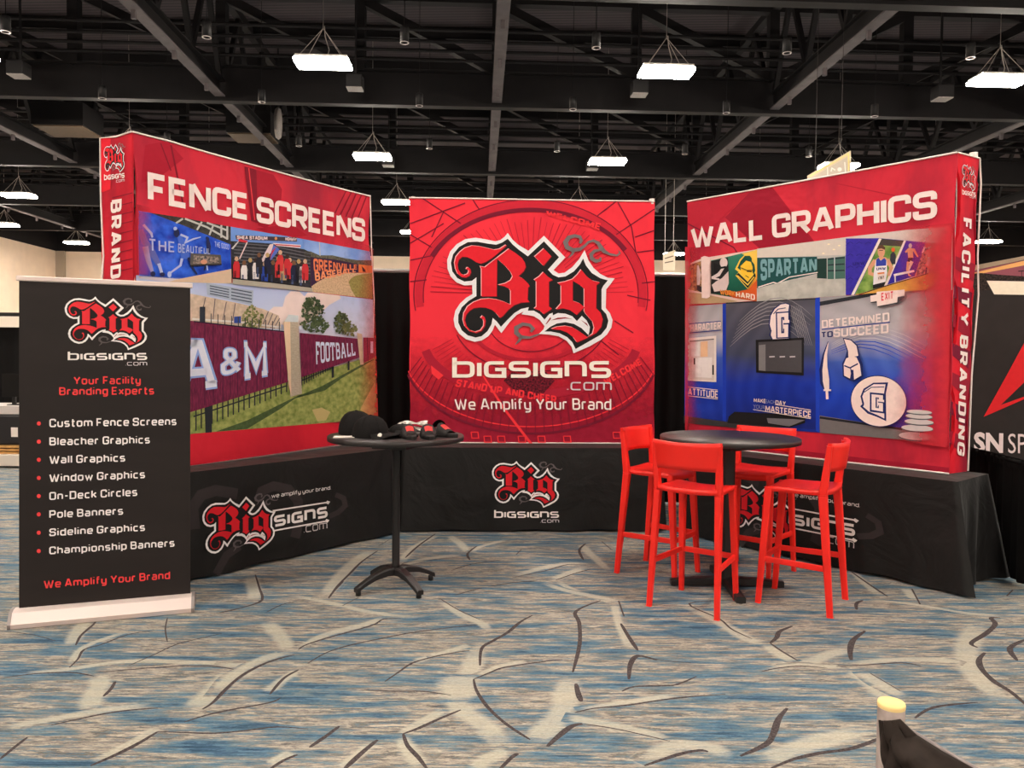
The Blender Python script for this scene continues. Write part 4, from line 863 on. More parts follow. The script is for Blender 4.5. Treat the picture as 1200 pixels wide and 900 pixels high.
P = Painter(PL_C, .014); logo(P, (524, 273), (720, 273), (524, 414.2), (720, 414.2)); P.build('logo', fpC)
P = Painter(PL_C, .014); wordmark(P, (530, 423.4), (715.8, 423), (530, 442.4), (716, 443), (664.4, 447.4), (716.6, 448), (664.2, 457.2), (716.6, 457.6), m1=ink(250, 240, 228)); P.build('web_address_text', fpC)
P = Painter(PL_C, .014); P.text('We Amplify Your Brand', (532.5, 467), (716, 466.6), (533.5, 480), (716, 480.2), ink(250, 240, 232), t=.155, gap=.13, R=.24, space=.3); P.build('slogan_text', fpC)

# ---- right display
dr = empty('popup_display', PL_R.at(1.1, .75, -.15), 'right red popup display headed WALL GRAPHICS with school wall photos', 'display stand')
m_redR = red_cloth('red_print_wall', 12.7)
fpR, qR = display_panel(PL_R, [(805.4, 236.4), (1122, 179), (1112.2, 558.3), (806, 523.4)], 'front_panel', m_redR, dr, .012)
FLR = Plane((3.069, 5.328), (3.315, 5.478))
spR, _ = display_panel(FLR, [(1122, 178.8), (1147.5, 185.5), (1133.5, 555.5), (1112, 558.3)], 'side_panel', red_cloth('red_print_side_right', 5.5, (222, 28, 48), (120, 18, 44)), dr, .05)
edge_strip(PL_R, [(805.4, 236.4), (960, 208.5), (1122, 178.8)], 'top_edge', dr); edge_strip(PL_R, [(806, 523.4), (960, 540.5), (1112.2, 558.3)], 'bottom_edge', dr, .006)
edge_strip(FLR, [(1122, 178.8), (1147.5, 185.5), (1149, 215), (1145, 300), (1146, 345), (1138, 440), (1133.5, 555.5)], 'side_edge', dr, .006)
mb = MB(); mb.tube([PL_R.at(.03, 2.97, -.02), PL_R.at(.03, 3.0, -.02)], .02, 8); p = FLR.at(FLR.uz((1146, 184))[0] - .02, 2.99, -.02); mb.tube([p, p + Vector((0, 0, .04))], .028, 8); mb.build('corner_cap', m_edge, dr)
frame_poles(PL_R, .02, 2.2, .76, 2.98, .26, dr)
P = Painter(PL_R)
P.poly([(806, 238), (880, 224), (840, 262), (806, 300)], dk1); P.poly([(880, 224), (905, 219), (960, 290), (900, 300), (850, 255)], ink(160, 20, 46)); P.line([(806, 262), (860, 290), (880, 320)], 1.4, dk2); P.line([(980, 215), (1100, 240)], 1.2, dk1)
P.up()
for k in range(12): P.line([(812 + k * 12, 305 - k * 1.5), (818 + k * 12, 330 - k * 2)], 1.2, ink(236, 44, 58), False)
P.poly([(805.8, 516), (900, 524), (1112.4, 548), (1112.2, 558), (806, 523)], ink(168, 24, 50)); P.build('tinted_pattern', fpR)
P = Painter(PL_R, .008); P.text('WALL GRAPHICS', (810, 266.8), (1098.8, 222.5), (811, 291), (1098.8, 255.8), W_, t=.245, gap=.06, R=.22, space=.3, wide=1.2); P.build('headline_text', fpR)
b3 = cr(790, 180, 3.2432); e5 = cr(800, 270, 10); e6 = cr(980, 265, 8.571); e7 = cr(800, 345, 5.625); e8 = cr(955, 340, 4.5); b4 = cr(790, 340, 3.2432)
# corridor with a player mural
P = Painter(PL_R, .006)
P.poly(e5((55, 400), (240, 325), (880, 222), (878, 822), (480, 850), (58, 862)), ink(236, 208, 198)); P.poly(e5((45, 720), (230, 740), (660, 832), (480, 852), (55, 866)), ink(192, 160, 122))
P.poly(e5((60, 415), (232, 355), (234, 728), (60, 690)), printed('mural_brown', (126, 92, 62), .35, 30, col2=(196, 150, 96))); P.line(e5((185, 410), (195, 520), (190, 640)), [2, 5, 3], ink(226, 200, 196)); P.poly(e5((170, 640), (230, 660), (230, 728), (170, 700)), ink(40, 36, 38)); P.text('CHI', *e5((70, 460), (125, 440), (75, 625), (125, 620)), ink(226, 140, 70), t=.2)
P.poly(e5((340, 355), (880, 228), (876, 832), (340, 742)), vramp('mural_green', [(2.0, (24, 62, 50)), (2.2, (24, 98, 78)), (2.45, (52, 130, 106))], .1))
P.poly(e5((700, 275), (880, 228), (880, 560), (850, 640), (780, 690), (862, 480), (820, 330)), vramp('mural_orange', [(2.0, (222, 92, 34)), (2.2, (236, 150, 50)), (2.4, (246, 206, 90))])); P.poly(e5((450, 700), (640, 720), (780, 690), (880, 580), (876, 832), (600, 790)), ink(216, 92, 36))
P.poly(e5((340, 360), (540, 318), (550, 560), (530, 700), (440, 740), (340, 740)), ink(36, 38, 38)); P.disc(e5((490, 380))[0], 4.5, 6, ink(226, 206, 204)); P.poly(e5((400, 600), (470, 560), (545, 480), (550, 620), (520, 700), (380, 720), (350, 640)), ink(226, 206, 204)); P.line(e5((350, 560), (430, 520), (500, 420)), [3, 4, 2], ink(230, 216, 214)); P.poly(e5((370, 380), (450, 410), (440, 480), (380, 520)), ink(24, 24, 26)); P.line(e5((350, 560), (440, 575)), 2, ink(230, 216, 214)); P.line(e5((460, 440), (520, 430)), 2.4, ink(20, 20, 22))
P.poly(e5((625, 455), (680, 345), (740, 285), (810, 292), (832, 330), (870, 420), (872, 540), (775, 690), (630, 530), (668, 490)), ink(240, 206, 80)); P.poly(e5((655, 440), (690, 360), (740, 300), (800, 300), (822, 330), (822, 362), (852, 400), (862, 470), (845, 520), (820, 470), (690, 470)), ink(24, 76, 62)); P.poly(e5((690, 420), (755, 356), (810, 372), (832, 430), (830, 520), (808, 570), (780, 590), (725, 555), (692, 480)), ink(246, 200, 56)); P.poly(e5((640, 520), (668, 500), (775, 605), (862, 500), (870, 540), (775, 680)), ink(30, 40, 34)); P.line(e5((655, 530), (775, 640), (850, 545)), 1.2, ink(240, 206, 80)); P.poly(e5((765, 474), (826, 478), (820, 492), (765, 488)), ink(40, 40, 30)); P.line(e5((695, 440), (770, 470), (832, 468)), 1, ink(120, 96, 40)); P.line(e5((750, 530), (790, 555)), 1, ink(120, 96, 40))
P.text('WORK', *e5((448, 690), (628, 712), (455, 752), (628, 775)), ink(238, 150, 60), t=.26, gap=.1); P.text('HARD', *e5((638, 716), (862, 752), (638, 782), (862, 820)), ink(250, 226, 206), t=.27, gap=.12)
P.poly(e5((230, 318), (270, 302), (335, 318), (335, 780), (300, 798), (240, 792)), ink(240, 214, 208)); P.build('corridor_mural_photo', fpR)
# green corridor
P = Painter(PL_R, .006)
P.poly(b3((317, 362), (655, 318), (655, 540), (317, 562)), ink(192, 188, 184)); P.poly(b3((317, 362), (655, 318), (655, 385), (317, 396)), ink(218, 206, 196)); P.poly(b3((317, 396), (545, 392), (548, 455), (317, 512)), ink(28, 80, 80)); P.poly(b3((545, 400), (582, 398), (582, 476), (545, 474)), ink(30, 58, 52)); P.poly(b3((585, 398), (652, 390), (652, 475), (585, 478)), ink(70, 108, 100)); P.up()
for k in range(3): P.line(b3((587, 402 + k * 22), (650, 396 + k * 24)), 1.6, ink(40, 54, 60), False)
P.line(b3((612, 395), (612, 478)), 1.2, ink(190, 200, 200)); P.text('SPARTAN', *b3((330, 402), (545, 396), (332, 484), (545, 448)), ink(122, 170, 178), t=.26, gap=.14); P.line(b3((322, 508), (380, 490), (395, 494), (440, 470), (548, 452)), 1.2, ink(236, 226, 220)); P.up()
for x, y in ((590, 345), (610, 365), (570, 380), (630, 350)): P.disc(b3((x, y))[0], 1.6, .8, ink(250, 234, 200), up=False)
P.poly(b3((317, 512), (460, 476), (655, 478), (655, 540), (317, 562)), printed('photo_shiny_floor', (186, 184, 176), .14, 12)); P.build('green_corridor_photo', fpR)
# track mural
P = Painter(PL_R, .006)
P.poly(e6((96, 112), (700, 40), (1170, 5), (1170, 640), (95, 690)), ink(214, 200, 194)); P.poly(e6((100, 125), (440, 122), (910, 165), (800, 500), (190, 692), (95, 692)), printed('mural_purple', (58, 46, 164), .12, 24)); P.up()
for k in range(12):
    x, y = 115 + (k % 3) * 90, 160 + (k // 3) * 120
    P.line(e6((x, y + 20), (x + 30, y), (x + 60, y + 16)), .8, ink(44, 36, 130), False)
P.text('UNW', *e6((170, 362), (290, 352), (172, 396), (290, 388)), ink(40, 32, 120), t=.26)
P.poly(e6((462, 128), (685, 147), (485, 605), (190, 692)), printed('photo_field', (98, 146, 62), .2, 14, col2=(150, 176, 90))); P.poly(e6((462, 128), (685, 147), (660, 205), (425, 192)), ink(72, 66, 62)); P.poly(e6((435, 125), (462, 128), (184, 692), (155, 692)), ink(240, 224, 220)); P.poly(e6((685, 145), (707, 148), (512, 605), (485, 607)), ink(240, 224, 220))
P.poly(e6((545, 380), (550, 285), (580, 255), (605, 290), (600, 385)), ink(50, 52, 62)); P.disc(e6((578, 238))[0], 2.2, 2.6, ink(232, 100, 50))
sk = ink(222, 160, 126)
P.line(e6((400, 345), (345, 420), (345, 475), (420, 505)), [5, 4.6, 4.2, 3], sk); P.line(e6((520, 335), (560, 420), (530, 500)), [5, 4.4, 3], sk); P.poly(e6((395, 340), (440, 310), (500, 312), (545, 345), (520, 400), (400, 400)), sk); P.disc(e6((460, 258))[0], 4.2, 7, sk); P.poly(e6((418, 235), (430, 200), (470, 190), (500, 215), (498, 240), (460, 225)), ink(96, 66, 48)); P.line(e6((440, 245), (478, 245)), .9, ink(90, 60, 50))
P.poly(e6((405, 345), (430, 320), (455, 345), (490, 325), (515, 345), (520, 470), (505, 560), (380, 590), (385, 470)), ink(240, 234, 236)); P.poly(e6((410, 340), (432, 318), (455, 348), (492, 322), (512, 345), (510, 398), (408, 405)), ink(54, 68, 168)); P.text('UNW', *e6((412, 416), (506, 410), (414, 446), (506, 440)), ink(36, 44, 120), t=.26); P.poly(e6((425, 480), (495, 470), (497, 535), (428, 548)), ink(236, 216, 206)); P.text('1787', *e6((432, 510), (490, 500), (434, 540), (490, 530)), ink(60, 50, 60), t=.26, font={**CAPS, '1': '0;0,0 0,1', '7': '.5;0,1 1,1 .4,0', '8': '.5;.5,1 1,1* 1,0* 0,0* 0,1* .5,1|0,.5 1,.5'}); P.line(e6((425, 478), (494, 470)), 1.8, ink(226, 130, 70)); P.poly(e6((378, 592), (505, 560), (490, 605), (380, 632)), ink(34, 32, 36))
P.line(e6((705, 265), (740, 235), (790, 240), (830, 310)), [2, 3, 3, 1.6], sk); P.poly(e6((725, 240), (780, 238), (785, 320), (735, 330)), sk); P.disc(e6((755, 200))[0], 2, 2.8, ink(200, 190, 196)); P.poly(e6((730, 320), (780, 318), (770, 360), (728, 370)), ink(26, 26, 40)); P.line(e6((750, 360), (770, 370), (735, 450)), [3.4, 3.4, 2], ink(236, 200, 186)); P.line(e6((735, 360), (725, 440), (745, 495), (765, 505)), [3, 2.4, 2, 1.4], sk); P.line(e6((590, 495), (795, 452)), 2.6, ink(236, 226, 230)); P.line(e6((603, 500), (606, 575)), 1.6, ink(216, 206, 216))
P.poly(e6((912, 165), (1100, 185), (1060, 450), (800, 505)), printed('photo_runners', (70, 56, 86), .3, 55, col2=(220, 170, 150))); rr = random.Random(9); P.up()
for k in range(26):
    x, y = rr.uniform(900, 1080), rr.uniform(200, 430); P.line(e6((x, y), (x - 12 + rr.uniform(-20, 20), y + rr.uniform(40, 90))), rr.uniform(1, 2.6), ink(*rr.choice([(226, 180, 156), (40, 40, 80), (236, 226, 226), (226, 130, 70), (120, 60, 50)])), k % 8 == 0)
P.poly(e6((200, 692), (510, 607), (1050, 448), (1120, 480), (930, 642), (420, 672)), ink(222, 166, 76)); P.line(e6((240, 690), (510, 604), (1050, 446)), 1.2, ink(90, 56, 36)); P.poly(e6((1040, 450), (1170, 520), (1170, 640), (930, 642), (1080, 560)), ink(176, 80, 60)); P.build('track_mural_photo', fpR)
# big school wall photo
gr = (104, 102, 108); blu = (26, 60, 176)
P = Painter(PL_R, .006)
P.poly(b4((45, 62), (190, 52), (556, 28), (1036, -3), (1034, 578), (556, 542), (40, 500)), vramp('wall_grey_to_blue', [(.95, (24, 44, 140)), (1.3, (28, 66, 190)), (1.55, (70, 100, 190)), (1.78, (196, 190, 196)), (2.25, (128, 124, 128))], .18, .1))
P.poly(b4((198, 48), (540, 32), (540, 530), (200, 500)), vramp('wall_dark_to_blue', [(.9, (20, 34, 110)), (1.35, (26, 54, 168)), (1.6, (70, 76, 100)), (2.2, (96, 92, 98))], .2, .12))
P.poly(b4((186, 52), (199, 50), (199, 500), (186, 494)), ink(28, 62, 186)); P.poly(b4((538, 30), (556, 27), (554, 542), (540, 534)), ink(30, 68, 196))
P.poly(b4((556, 44), (770, 8), (770, 20), (556, 60)), ink(44, 46, 52)); P.line(b4((200, 50), (540, 33)), 1.4, ink(50, 50, 56)); P.poly(b4((40, 478), (200, 500), (420, 520), (300, 530), (40, 505)), ink(60, 56, 58))
P.poly(b4((555, 476), (880, 528), (1000, 548), (1020, 580), (556, 542)), ink(118, 112, 112)); P.line(b4((556, 484), (870, 528)), 2.6, ink(34, 34, 42)); P.poly(b4((210, 480), (232, 462), (400, 470), (502, 482), (500, 505), (440, 522), (205, 505)), ink(28, 26, 28)); P.poly(b4((355, 486), (460, 490), (500, 494), (440, 518), (360, 505)), ink(120, 118, 124))
bk = ink(30, 28, 30)
P.up(); sw_ = ink(146, 142, 148); swb = ink(58, 92, 204)
for k in range(7):
    P.line(b4(*[(215 + 40 * t + k * 6, 215 - k * 16 - 90 * math.sin(t * .42)) for t in range(0, 8)]), [.3, .8, 1.1, 1.1, .9, .7, .5, .2], sw_, False)
    P.line(b4(*[(600 + 55 * t, 205 + k * 12 - 60 * math.sin(t * .5 + k * .1)) for t in range(0, 8)]), [.3, .8, 1.1, 1.2, 1, .8, .5, .2], ink(206, 200, 206) if k < 4 else swb, False)
    P.line(b4(*[(440 + 9 * t + k * 7, 60 + 30 * t) for t in range(0, 6)]), [.3, .7, .9, .7, .5, .2], sw_, False)
P.poly(e7((487, 300), (805, 285), (803, 535), (490, 515)), bk); P.poly(e7((505, 315), (790, 300), (790, 515), (505, 503)), ink(78, 76, 80)); P.poly(e7((508, 335), (552, 330), (552, 505), (508, 500)), ink(130, 128, 130)); P.up()
for x in (577, 645, 712): P.line(e7((x, 412), (x + 36, 410)), 1.6, ink(190, 186, 190), False)
P.poly(e7((37, 290), (228, 272), (228, 578), (40, 568)), ink(240, 226, 220)); P.poly(e7((55, 312), (214, 296), (214, 568), (60, 560)), ink(222, 208, 204)); P.poly(e7((60, 318), (120, 312), (120, 405), (62, 410)), ink(236, 228, 226)); P.poly(e7((125, 312), (172, 308), (172, 410), (125, 412)), ink(236, 190, 150)); P.poly(e7((90, 420), (200, 415), (200, 550), (90, 545)), ink(238, 230, 228)); P.line(e7((85, 420), (85, 462)), 1.6, bk); P.line(e7((208, 465), (208, 530)), 1.8, bk); P.line(e7((55, 310), (214, 295)), 1.2, ink(110, 104, 104))
P.text('CHARACTER', *e7((35, 200), (260, 180), (35, 250), (260, 230)), W_, t=.22, gap=.12, R=.14); P.line(e7((35, 196), (260, 177)), 1, ink(40, 60, 140)); P.line(e7((35, 256), (260, 236)), 1, ink(40, 60, 140)); P.text('ATTITUDE', *e7((45, 617), (240, 636), (45, 663), (240, 684)), W_, t=.22, gap=.12, R=.14); P.line(e7((45, 610), (240, 630)), .8, W_); P.line(e7((45, 668), (240, 690)), .8, W_)
P.text('MAKE', *e7((478, 683), (555, 690), (478, 710), (555, 717)), W_, t=.22, gap=.12, R=.14); P.face('EACH', *e7((557, 693), (620, 699), (557, 716), (620, 722)), ink(150, 156, 190)); P.text('DAY', *e7((622, 697), (690, 704), (622, 726), (688, 733)), W_, t=.22, gap=.12, R=.14); P.face('YOUR', *e7((475, 725), (553, 732), (475, 752), (553, 758)), ink(150, 156, 190)); P.text('MASTERPIECE', *e7((555, 730), (855, 770), (555, 772), (855, 812)), W_, t=.22, gap=.12, R=.14); P.line(e7((620, 725), (855, 762)), .8, W_); P.line(e7((475, 758), (855, 818)), .8, W_)
nv = ink(30, 40, 100)
def helmet_G(P, c, out, inner, crest, box, wl):
    P.poly(c(*out), nv); P.poly(c(*inner), ink(244, 224, 222)); P.line(c(*crest), 1, nv)
    P.text('G', *c(*box), nv, t=.34, R=.1, font={'G': '.36;1,.74 1,1 0,1 0,0 1,0 1,.42 .6,.42'}); P.text('G', *c(*wl), ink(244, 224, 222), t=.2, R=.1, font={'G': '.36;1,.74 1,1 0,1 0,0 1,0 1,.42 .6,.42'})
helmet_G(P, e7, [(580, 268), (590, 245), (577, 200), (585, 138), (612, 92), (655, 62), (690, 56), (720, 66), (714, 108), (722, 165), (716, 292), (600, 298)], [(592, 268), (597, 240), (585, 200), (592, 142), (618, 98), (657, 68), (690, 62), (713, 70), (707, 108), (715, 165), (709, 290), (605, 296)], [(610, 130), (640, 98), (690, 90)], [(625, 118), (716, 112), (628, 292), (714, 288)], [(634, 126), (708, 121), (637, 285), (706, 281)])
P.text('DETERMINED', *e8((45, 160), (402, 118), (47, 202), (402, 166)), W_, t=.22, gap=.12, R=.14); P.line(e8((45, 208), (405, 170)), 1.2, ink(34, 60, 150)); P.text('TO', *e8((45, 222), (104, 216), (46, 252), (104, 247)), ink(30, 40, 100), t=.22, gap=.12, R=.14); P.text('SUCCEED', *e8((107, 204), (398, 176), (107, 250), (398, 226)), W_, t=.22, gap=.12, R=.14)
exw = ink(244, 220, 214); P.poly(e6((370, 775), (430, 770), (435, 818), (635, 780), (705, 715), (700, 705), (360, 765)), ink(70, 68, 74)); P.poly(e6((360, 702), (425, 690), (425, 662), (705, 640), (705, 700), (635, 712), (630, 768), (430, 808), (425, 755), (365, 765)), exw); P.text('EXIT', *e6((470, 675), (588, 655), (472, 752), (588, 735)), ink(226, 60, 76), t=.2, gap=.2)
P.line(e8((80, 272), (58, 340), (47, 420), (52, 490), (66, 528)), [1, 3, 6, 6, 3], nv); P.poly(e8((80, 275), (82, 285), (75, 340), (76, 400), (86, 470), (86, 524), (62, 524), (52, 480), (50, 420), (60, 340)), exw); P.line(e8((56, 527), (96, 527)), 2, exw); P.line(e8((74, 530), (76, 575)), 3, exw)
P.poly(e8((158, 252), (202, 260), (235, 290), (247, 348), (262, 390), (266, 455), (215, 482), (190, 474), (158, 455), (155, 385), (172, 352), (180, 320)), nv); P.poly(e8((164, 258), (200, 265), (230, 294), (240, 346), (215, 352), (188, 356), (186, 320)), exw); P.poly(e8((176, 360), (205, 348), (230, 354), (248, 392), (256, 450), (218, 472), (214, 420), (204, 420), (196, 466), (165, 450), (163, 392)), exw); P.line(e8((166, 398), (196, 410), (238, 388)), 1.6, nv); P.line(e8((200, 412), (204, 440)), 1.2, nv)
P.disc(e8((348, 585))[0], 33.4, 30, nv, .25, 48); P.disc(e8((348, 585))[0], 32.4, 29, exw, .25, 48)
helmet_G(P, e8, [(250, 612), (262, 600), (252, 560), (268, 520), (320, 488), (398, 486), (386, 545), (388, 690), (340, 668), (290, 650)], [(266, 614), (272, 600), (262, 560), (276, 526), (322, 496), (384, 496), (376, 545), (378, 676), (342, 658), (298, 640)], [(272, 538), (310, 512), (378, 510)], [(302, 538), (380, 545), (302, 640), (380, 650)], [(311, 548), (371, 554), (311, 630), (371, 640)])
P.up()
for x, y, rx, ry in ((545, 772, 92, 25), (552, 730, 85, 20), (562, 697, 78, 17), (562, 668, 72, 15), (564, 645, 68, 13)): P.disc(e8((x, y))[0], rx / 4.5, ry / 4.5, ink(92, 90, 96), .06); P.disc(e8((x, y - 4))[0], rx / 4.6, ry / 5.4, ink(206, 196, 196), .06)
P.build('school_wall_photo', fpR)
uA = PL_R.uz((1052, 400))[0]; uB = PL_R.uz((1112, 400))[0]
P = Painter(PL_R, .04); P.poly([(1040, 270), (1119, 262), (1112.6, 524), (1040, 514)], fade('fade_red_right_of_wall', (206, 44, 58), uA, uB)); P.build('edge_fade', fpR)
P = Painter(PL_R, .04); P.poly([(806, 290), (826, 290), (826, 516), (806, 516)], fade('fade_red_left_of_wall', (190, 36, 54), .16, -.02)); P.build('edge_fade', fpR)
P = Painter(FLR)
for k in range(7): P.poly([(1119 - k, 300 + k * 34), (1143 - k * 1.9, 310 + k * 34), (1140 - k * 1.9, 330 + k * 34), (1118 - k, 314 + k * 34)], ink(*((150, 20, 46), (120, 18, 50))[k % 2]), k == 0)
P.build('tinted_pattern', spR)
P = Painter(FLR, .006); logo(P, (1126.5, 191), (1142.5, 196), (1126, 222), (1142, 226)); wordmark(P, (1126, 223), (1141.8, 226), (1126, 228), (1141.8, 231), (1134, 229), (1141.8, 231.5), (1134, 231.5), (1141.8, 234)); P.build('logo', spR)
P = Painter(FLR, .006); P.text('FACILITY BRANDING', (1137.6, 257), (1129.2, 535), (1127.2, 254.5), (1120.8, 532.5), W_, t=.25, gap=.2); P.build('side_text', spR)

# ------------------------------------------------------------------ draped tables
def cloth_mat(name, col=(27, 24, 25), rough=.62):
    m, N, L, b = bsdf(name); b.inputs['Roughness'].default_value = rough; b.inputs['Specular IOR Level'].default_value = .35
    b.inputs['Sheen Weight'].default_value = .1; b.inputs['Sheen Roughness'].default_value = .4
    tc = N.new('ShaderNodeTexCoord'); a = N.new('ShaderNodeTexNoise'); a.inputs['Scale'].default_value = 2.6; a.inputs['Detail'].default_value = 4; a.inputs['Distortion'].default_value = .8; L.new(tc.outputs['Object'], a.inputs['Vector'])
    bp = N.new('ShaderNodeBump'); bp.inputs['Strength'].default_value = .5; bp.inputs['Distance'].default_value = .06; L.new(a.outputs['Fac'], bp.inputs['Height']); L.new(bp.outputs[0], b.inputs['Normal'])
    rp = N.new('ShaderNodeValToRGB'); e = rp.color_ramp.elements; e[0].color = lin(tuple(v * .8 for v in col)); e[1].color = lin(tuple(v * 1.25 for v in col)); L.new(a.outputs['Fac'], rp.inputs[0]); L.new(rp.outputs[0], b.inputs['Base Color'])
    return m
m_tablecloth = cloth_mat('black_table_cover', (16, 14, 14)); m_folding = mat('folding_table_grey', (150, 148, 145), .6)
def table_cover(pl, u0, u1, depth, label, fold_r=.1, fold_l=.1, ztop=.752):
    r = empty('draped_table', pl.at((u0 + u1) / 2, 0, -depth / 2), label, 'table', 'black draped display tables')
    per = []                                             # perimeter (u, d), outward normal, corner weight
    def seg(a, b, n, k):
        for i in range(k): t = i / k; per.append((a[0] + (b[0] - a[0]) * t, a[1] + (b[1] - a[1]) * t, n, t, k))
    cs = [(u0, 0), (u1, 0), (u1, -depth), (u0, -depth)]
    seg(cs[0], cs[1], (0, 1), 60); seg(cs[1], cs[2], (1, 0), 20); seg(cs[2], cs[3], (0, -1), 40); seg(cs[3], cs[0], (-1, 0), 20)
    n = len(per); mb = MB(); rows = 16; vs = []
    rr = random.Random(int(u1 * 100))
    for j in range(rows + 1):
        t = j / rows; z = ztop - (ztop - .012) * t
        for i, (u, d, nn, tt, k) in enumerate(per):
            L_ = k
            e = min(tt, 1 - tt) * L_                       # cells from a corner
            corner = max(0, 1 - e / 5.0)
            ou, od = nn
            fl = 0.0
            atright = (abs(u - u1) < .35); fr = fold_r if atright else fold_l
            if corner > 0:
                cu = 1 if abs(u - u1) < abs(u - u0) else -1; cdv = 1 if d > -depth / 2 else -1
                q = corner ** 1.5 * t * fr
                uu = u + cu * q * (.9 if nn[0] == 0 else 1.0); dd = d + cdv * q * (.25 if cdv > 0 else .7)
                fold = math.sin(e * 1.9) * .02 * t * (corner ** .7)
                uu += ou * fold; dd += od * fold * .4
            else:
                uu, dd = u, d
                wv = .01 * t ** 3 * math.sin(i * .55 + u0 * 7) if nn == (0, 1) else .018 * t * math.sin(i * .9)
                uu += ou * wv; dd += od * wv
            zz = z - (.0 if t < 1 else .008 * math.sin(i * .37) - .006)
            vs.append(pl.at(uu, max(zz, .004), dd))
    fs = [(j * n + i, (j + 1) * n + i, (j + 1) * n + (i + 1) % n, j * n + (i + 1) % n) for j in range(rows) for i in range(n)]
    mb.add(vs, fs, 0, True)
    mb.add([pl.at(u, ztop, d) for u, d in cs], [(0, 1, 2, 3)], 0)
    cover = mb.build('table_cover', m_tablecloth, r)
    mb = MB(); c = pl.at((u0 + u1) / 2, ztop - .03, -depth / 2); mb.box(c, (u1 - u0 - .04, depth - .04, .04), math.atan2(pl.U.y, pl.U.x)); mb.build('tabletop', m_folding, r)
    for su in (u0 + .25, u1 - .25):
        mb = MB()
        for dd in (-.12, -depth + .12): mb.tube([pl.at(su, ztop - .05, dd), pl.at(su, .01, dd)], .014, 8)
        mb.tube([pl.at(su, .1, -.12), pl.at(su, .1, -depth + .12)], .012, 8)
        mb.build('leg', m_pole, r)
    return r, cover
TL_ = Plane((-2.15, 5.14), (-1.05, 6.52)); TC_ = Plane((-.94, 6.66), (1.45, 6.76)); TR_ = Plane((2.42, 5.61), (2.975, 4.965))
uE = TL_.uz((459, 560))[0]
tl, cvL = table_cover(TL_, uE - 2.44, uE, .72, 'black draped table under the left red display, logo printed with arrows', .06, .05)
uC0 = TC_.uz((471, 560))[0]
tcn, cvC = table_cover(TC_, uC0, uC0 + 2.3, .72, 'black draped table under the centre red sign', .05, .05)
uR1 = TR_.uz((1121, 600))[0]
tr, cvR = table_cover(TR_, uR1 - 2.15, uR1, .58, 'black draped table under the right red display behind the red stools', .14, .04)
wt = ink(236, 228, 226); gsw = (96, 88, 90)
a8 = cr(220, 500, 4)
def arrow_logo(P, shift=0.0, flip=None):
    """the long emblem: blackletter word, SIGNS between two arrows, slogan; drawn where the left table has it, or moved along"""
    pl = TL_
    ref = pl
    def g_of(TL, TR, BL, BR):
        a, b, c, d = [ref.uz(p) for p in (TL, TR, BL, BR)]
        return lambda x, y: tuple((1 - y) * ((1 - x) * c[i] + x * d[i]) + y * ((1 - x) * a[i] + x * b[i]) + (shift if i == 0 else 0) for i in (0, 1))
    def ln(pts, wpx, m):
        P.up()
        for q in ribbon2(pts, wpx / 2): P.uzpoly([(ref.uz(p)[0] + shift, ref.uz(p)[1]) for p in q], m)
    def pg(pts, m):
        P.up(); P.uzpoly([(ref.uz(p)[0] + shift, ref.uz(p)[1]) for p in pts], m)
    gd = ink(54, 48, 49)
    ln(a8((330, 350), (345, 300), (400, 278), (470, 292), (515, 350), (520, 440), (500, 520)), 11, gd); ln(a8((30, 480), (20, 380), (60, 320), (130, 298), (230, 315)), 13, gd); ln(a8((690, 318), (728, 335), (735, 370), (705, 400), (660, 420)), 6, gd); ln(a8((130, 690), (180, 600), (240, 560)), 9, gd)
    ln(a8((395, 394), (660, 353)), 1.7, wt); ln(a8((400, 487), (657, 440)), 1.7, wt); pg(a8((650, 346), (664, 351), (655, 364), (643, 357)), wt); pg(a8((646, 432), (660, 437), (651, 450), (639, 443)), wt)
    P.shapes(stroke_text('signs', font=LOGOF, t=.3, gap=.16, wide=1.0, R=.3), g_of(*a8((400, 418), (652, 372), (400, 470), (652, 424))), wt)
    P.shapes(stroke_text('.com', font=LOGOF, t=.16, gap=.25, wide=1.1, R=.3), g_of(*a8((540, 464), (650, 448), (540, 497), (650, 477))), ink(206, 198, 198))
    P.shapes(stroke_text('we amplify your brand.', t=.15, wide=1.25, gap=.16, space=.3), g_of(*a8((388, 314), (668, 276), (388, 334), (668, 293))), wt)
    logo(P, None, None, None, None, gsw, False, (236, 232, 232), (206, 28, 40), (26, 22, 24), g=g_of((236, 589), (322, 573.5), (236, 658), (322, 641)))
P = Painter(TL_, .006); arrow_logo(P); P.build('printed_logo', cvL)
P = Painter(TR_, .006); sh = TR_.uz((1007, 620))[0] - TL_.uz((386, 610))[0]; arrow_logo(P, sh); P.build('printed_logo', cvR)
P = Painter(TC_, .006); logo(P, (576.5, 540), (656, 540), (576.5, 595), (656, 595), gsw, False, (236, 232, 232), (206, 28, 40), (24, 22, 24)); wordmark(P, (579, 599.2), (655, 599.2), (579, 606.6), (655, 606.6), (633, 608.6), (655, 608.6), (633, 612.2), (655, 612.2)); P.build('printed_logo', cvC)

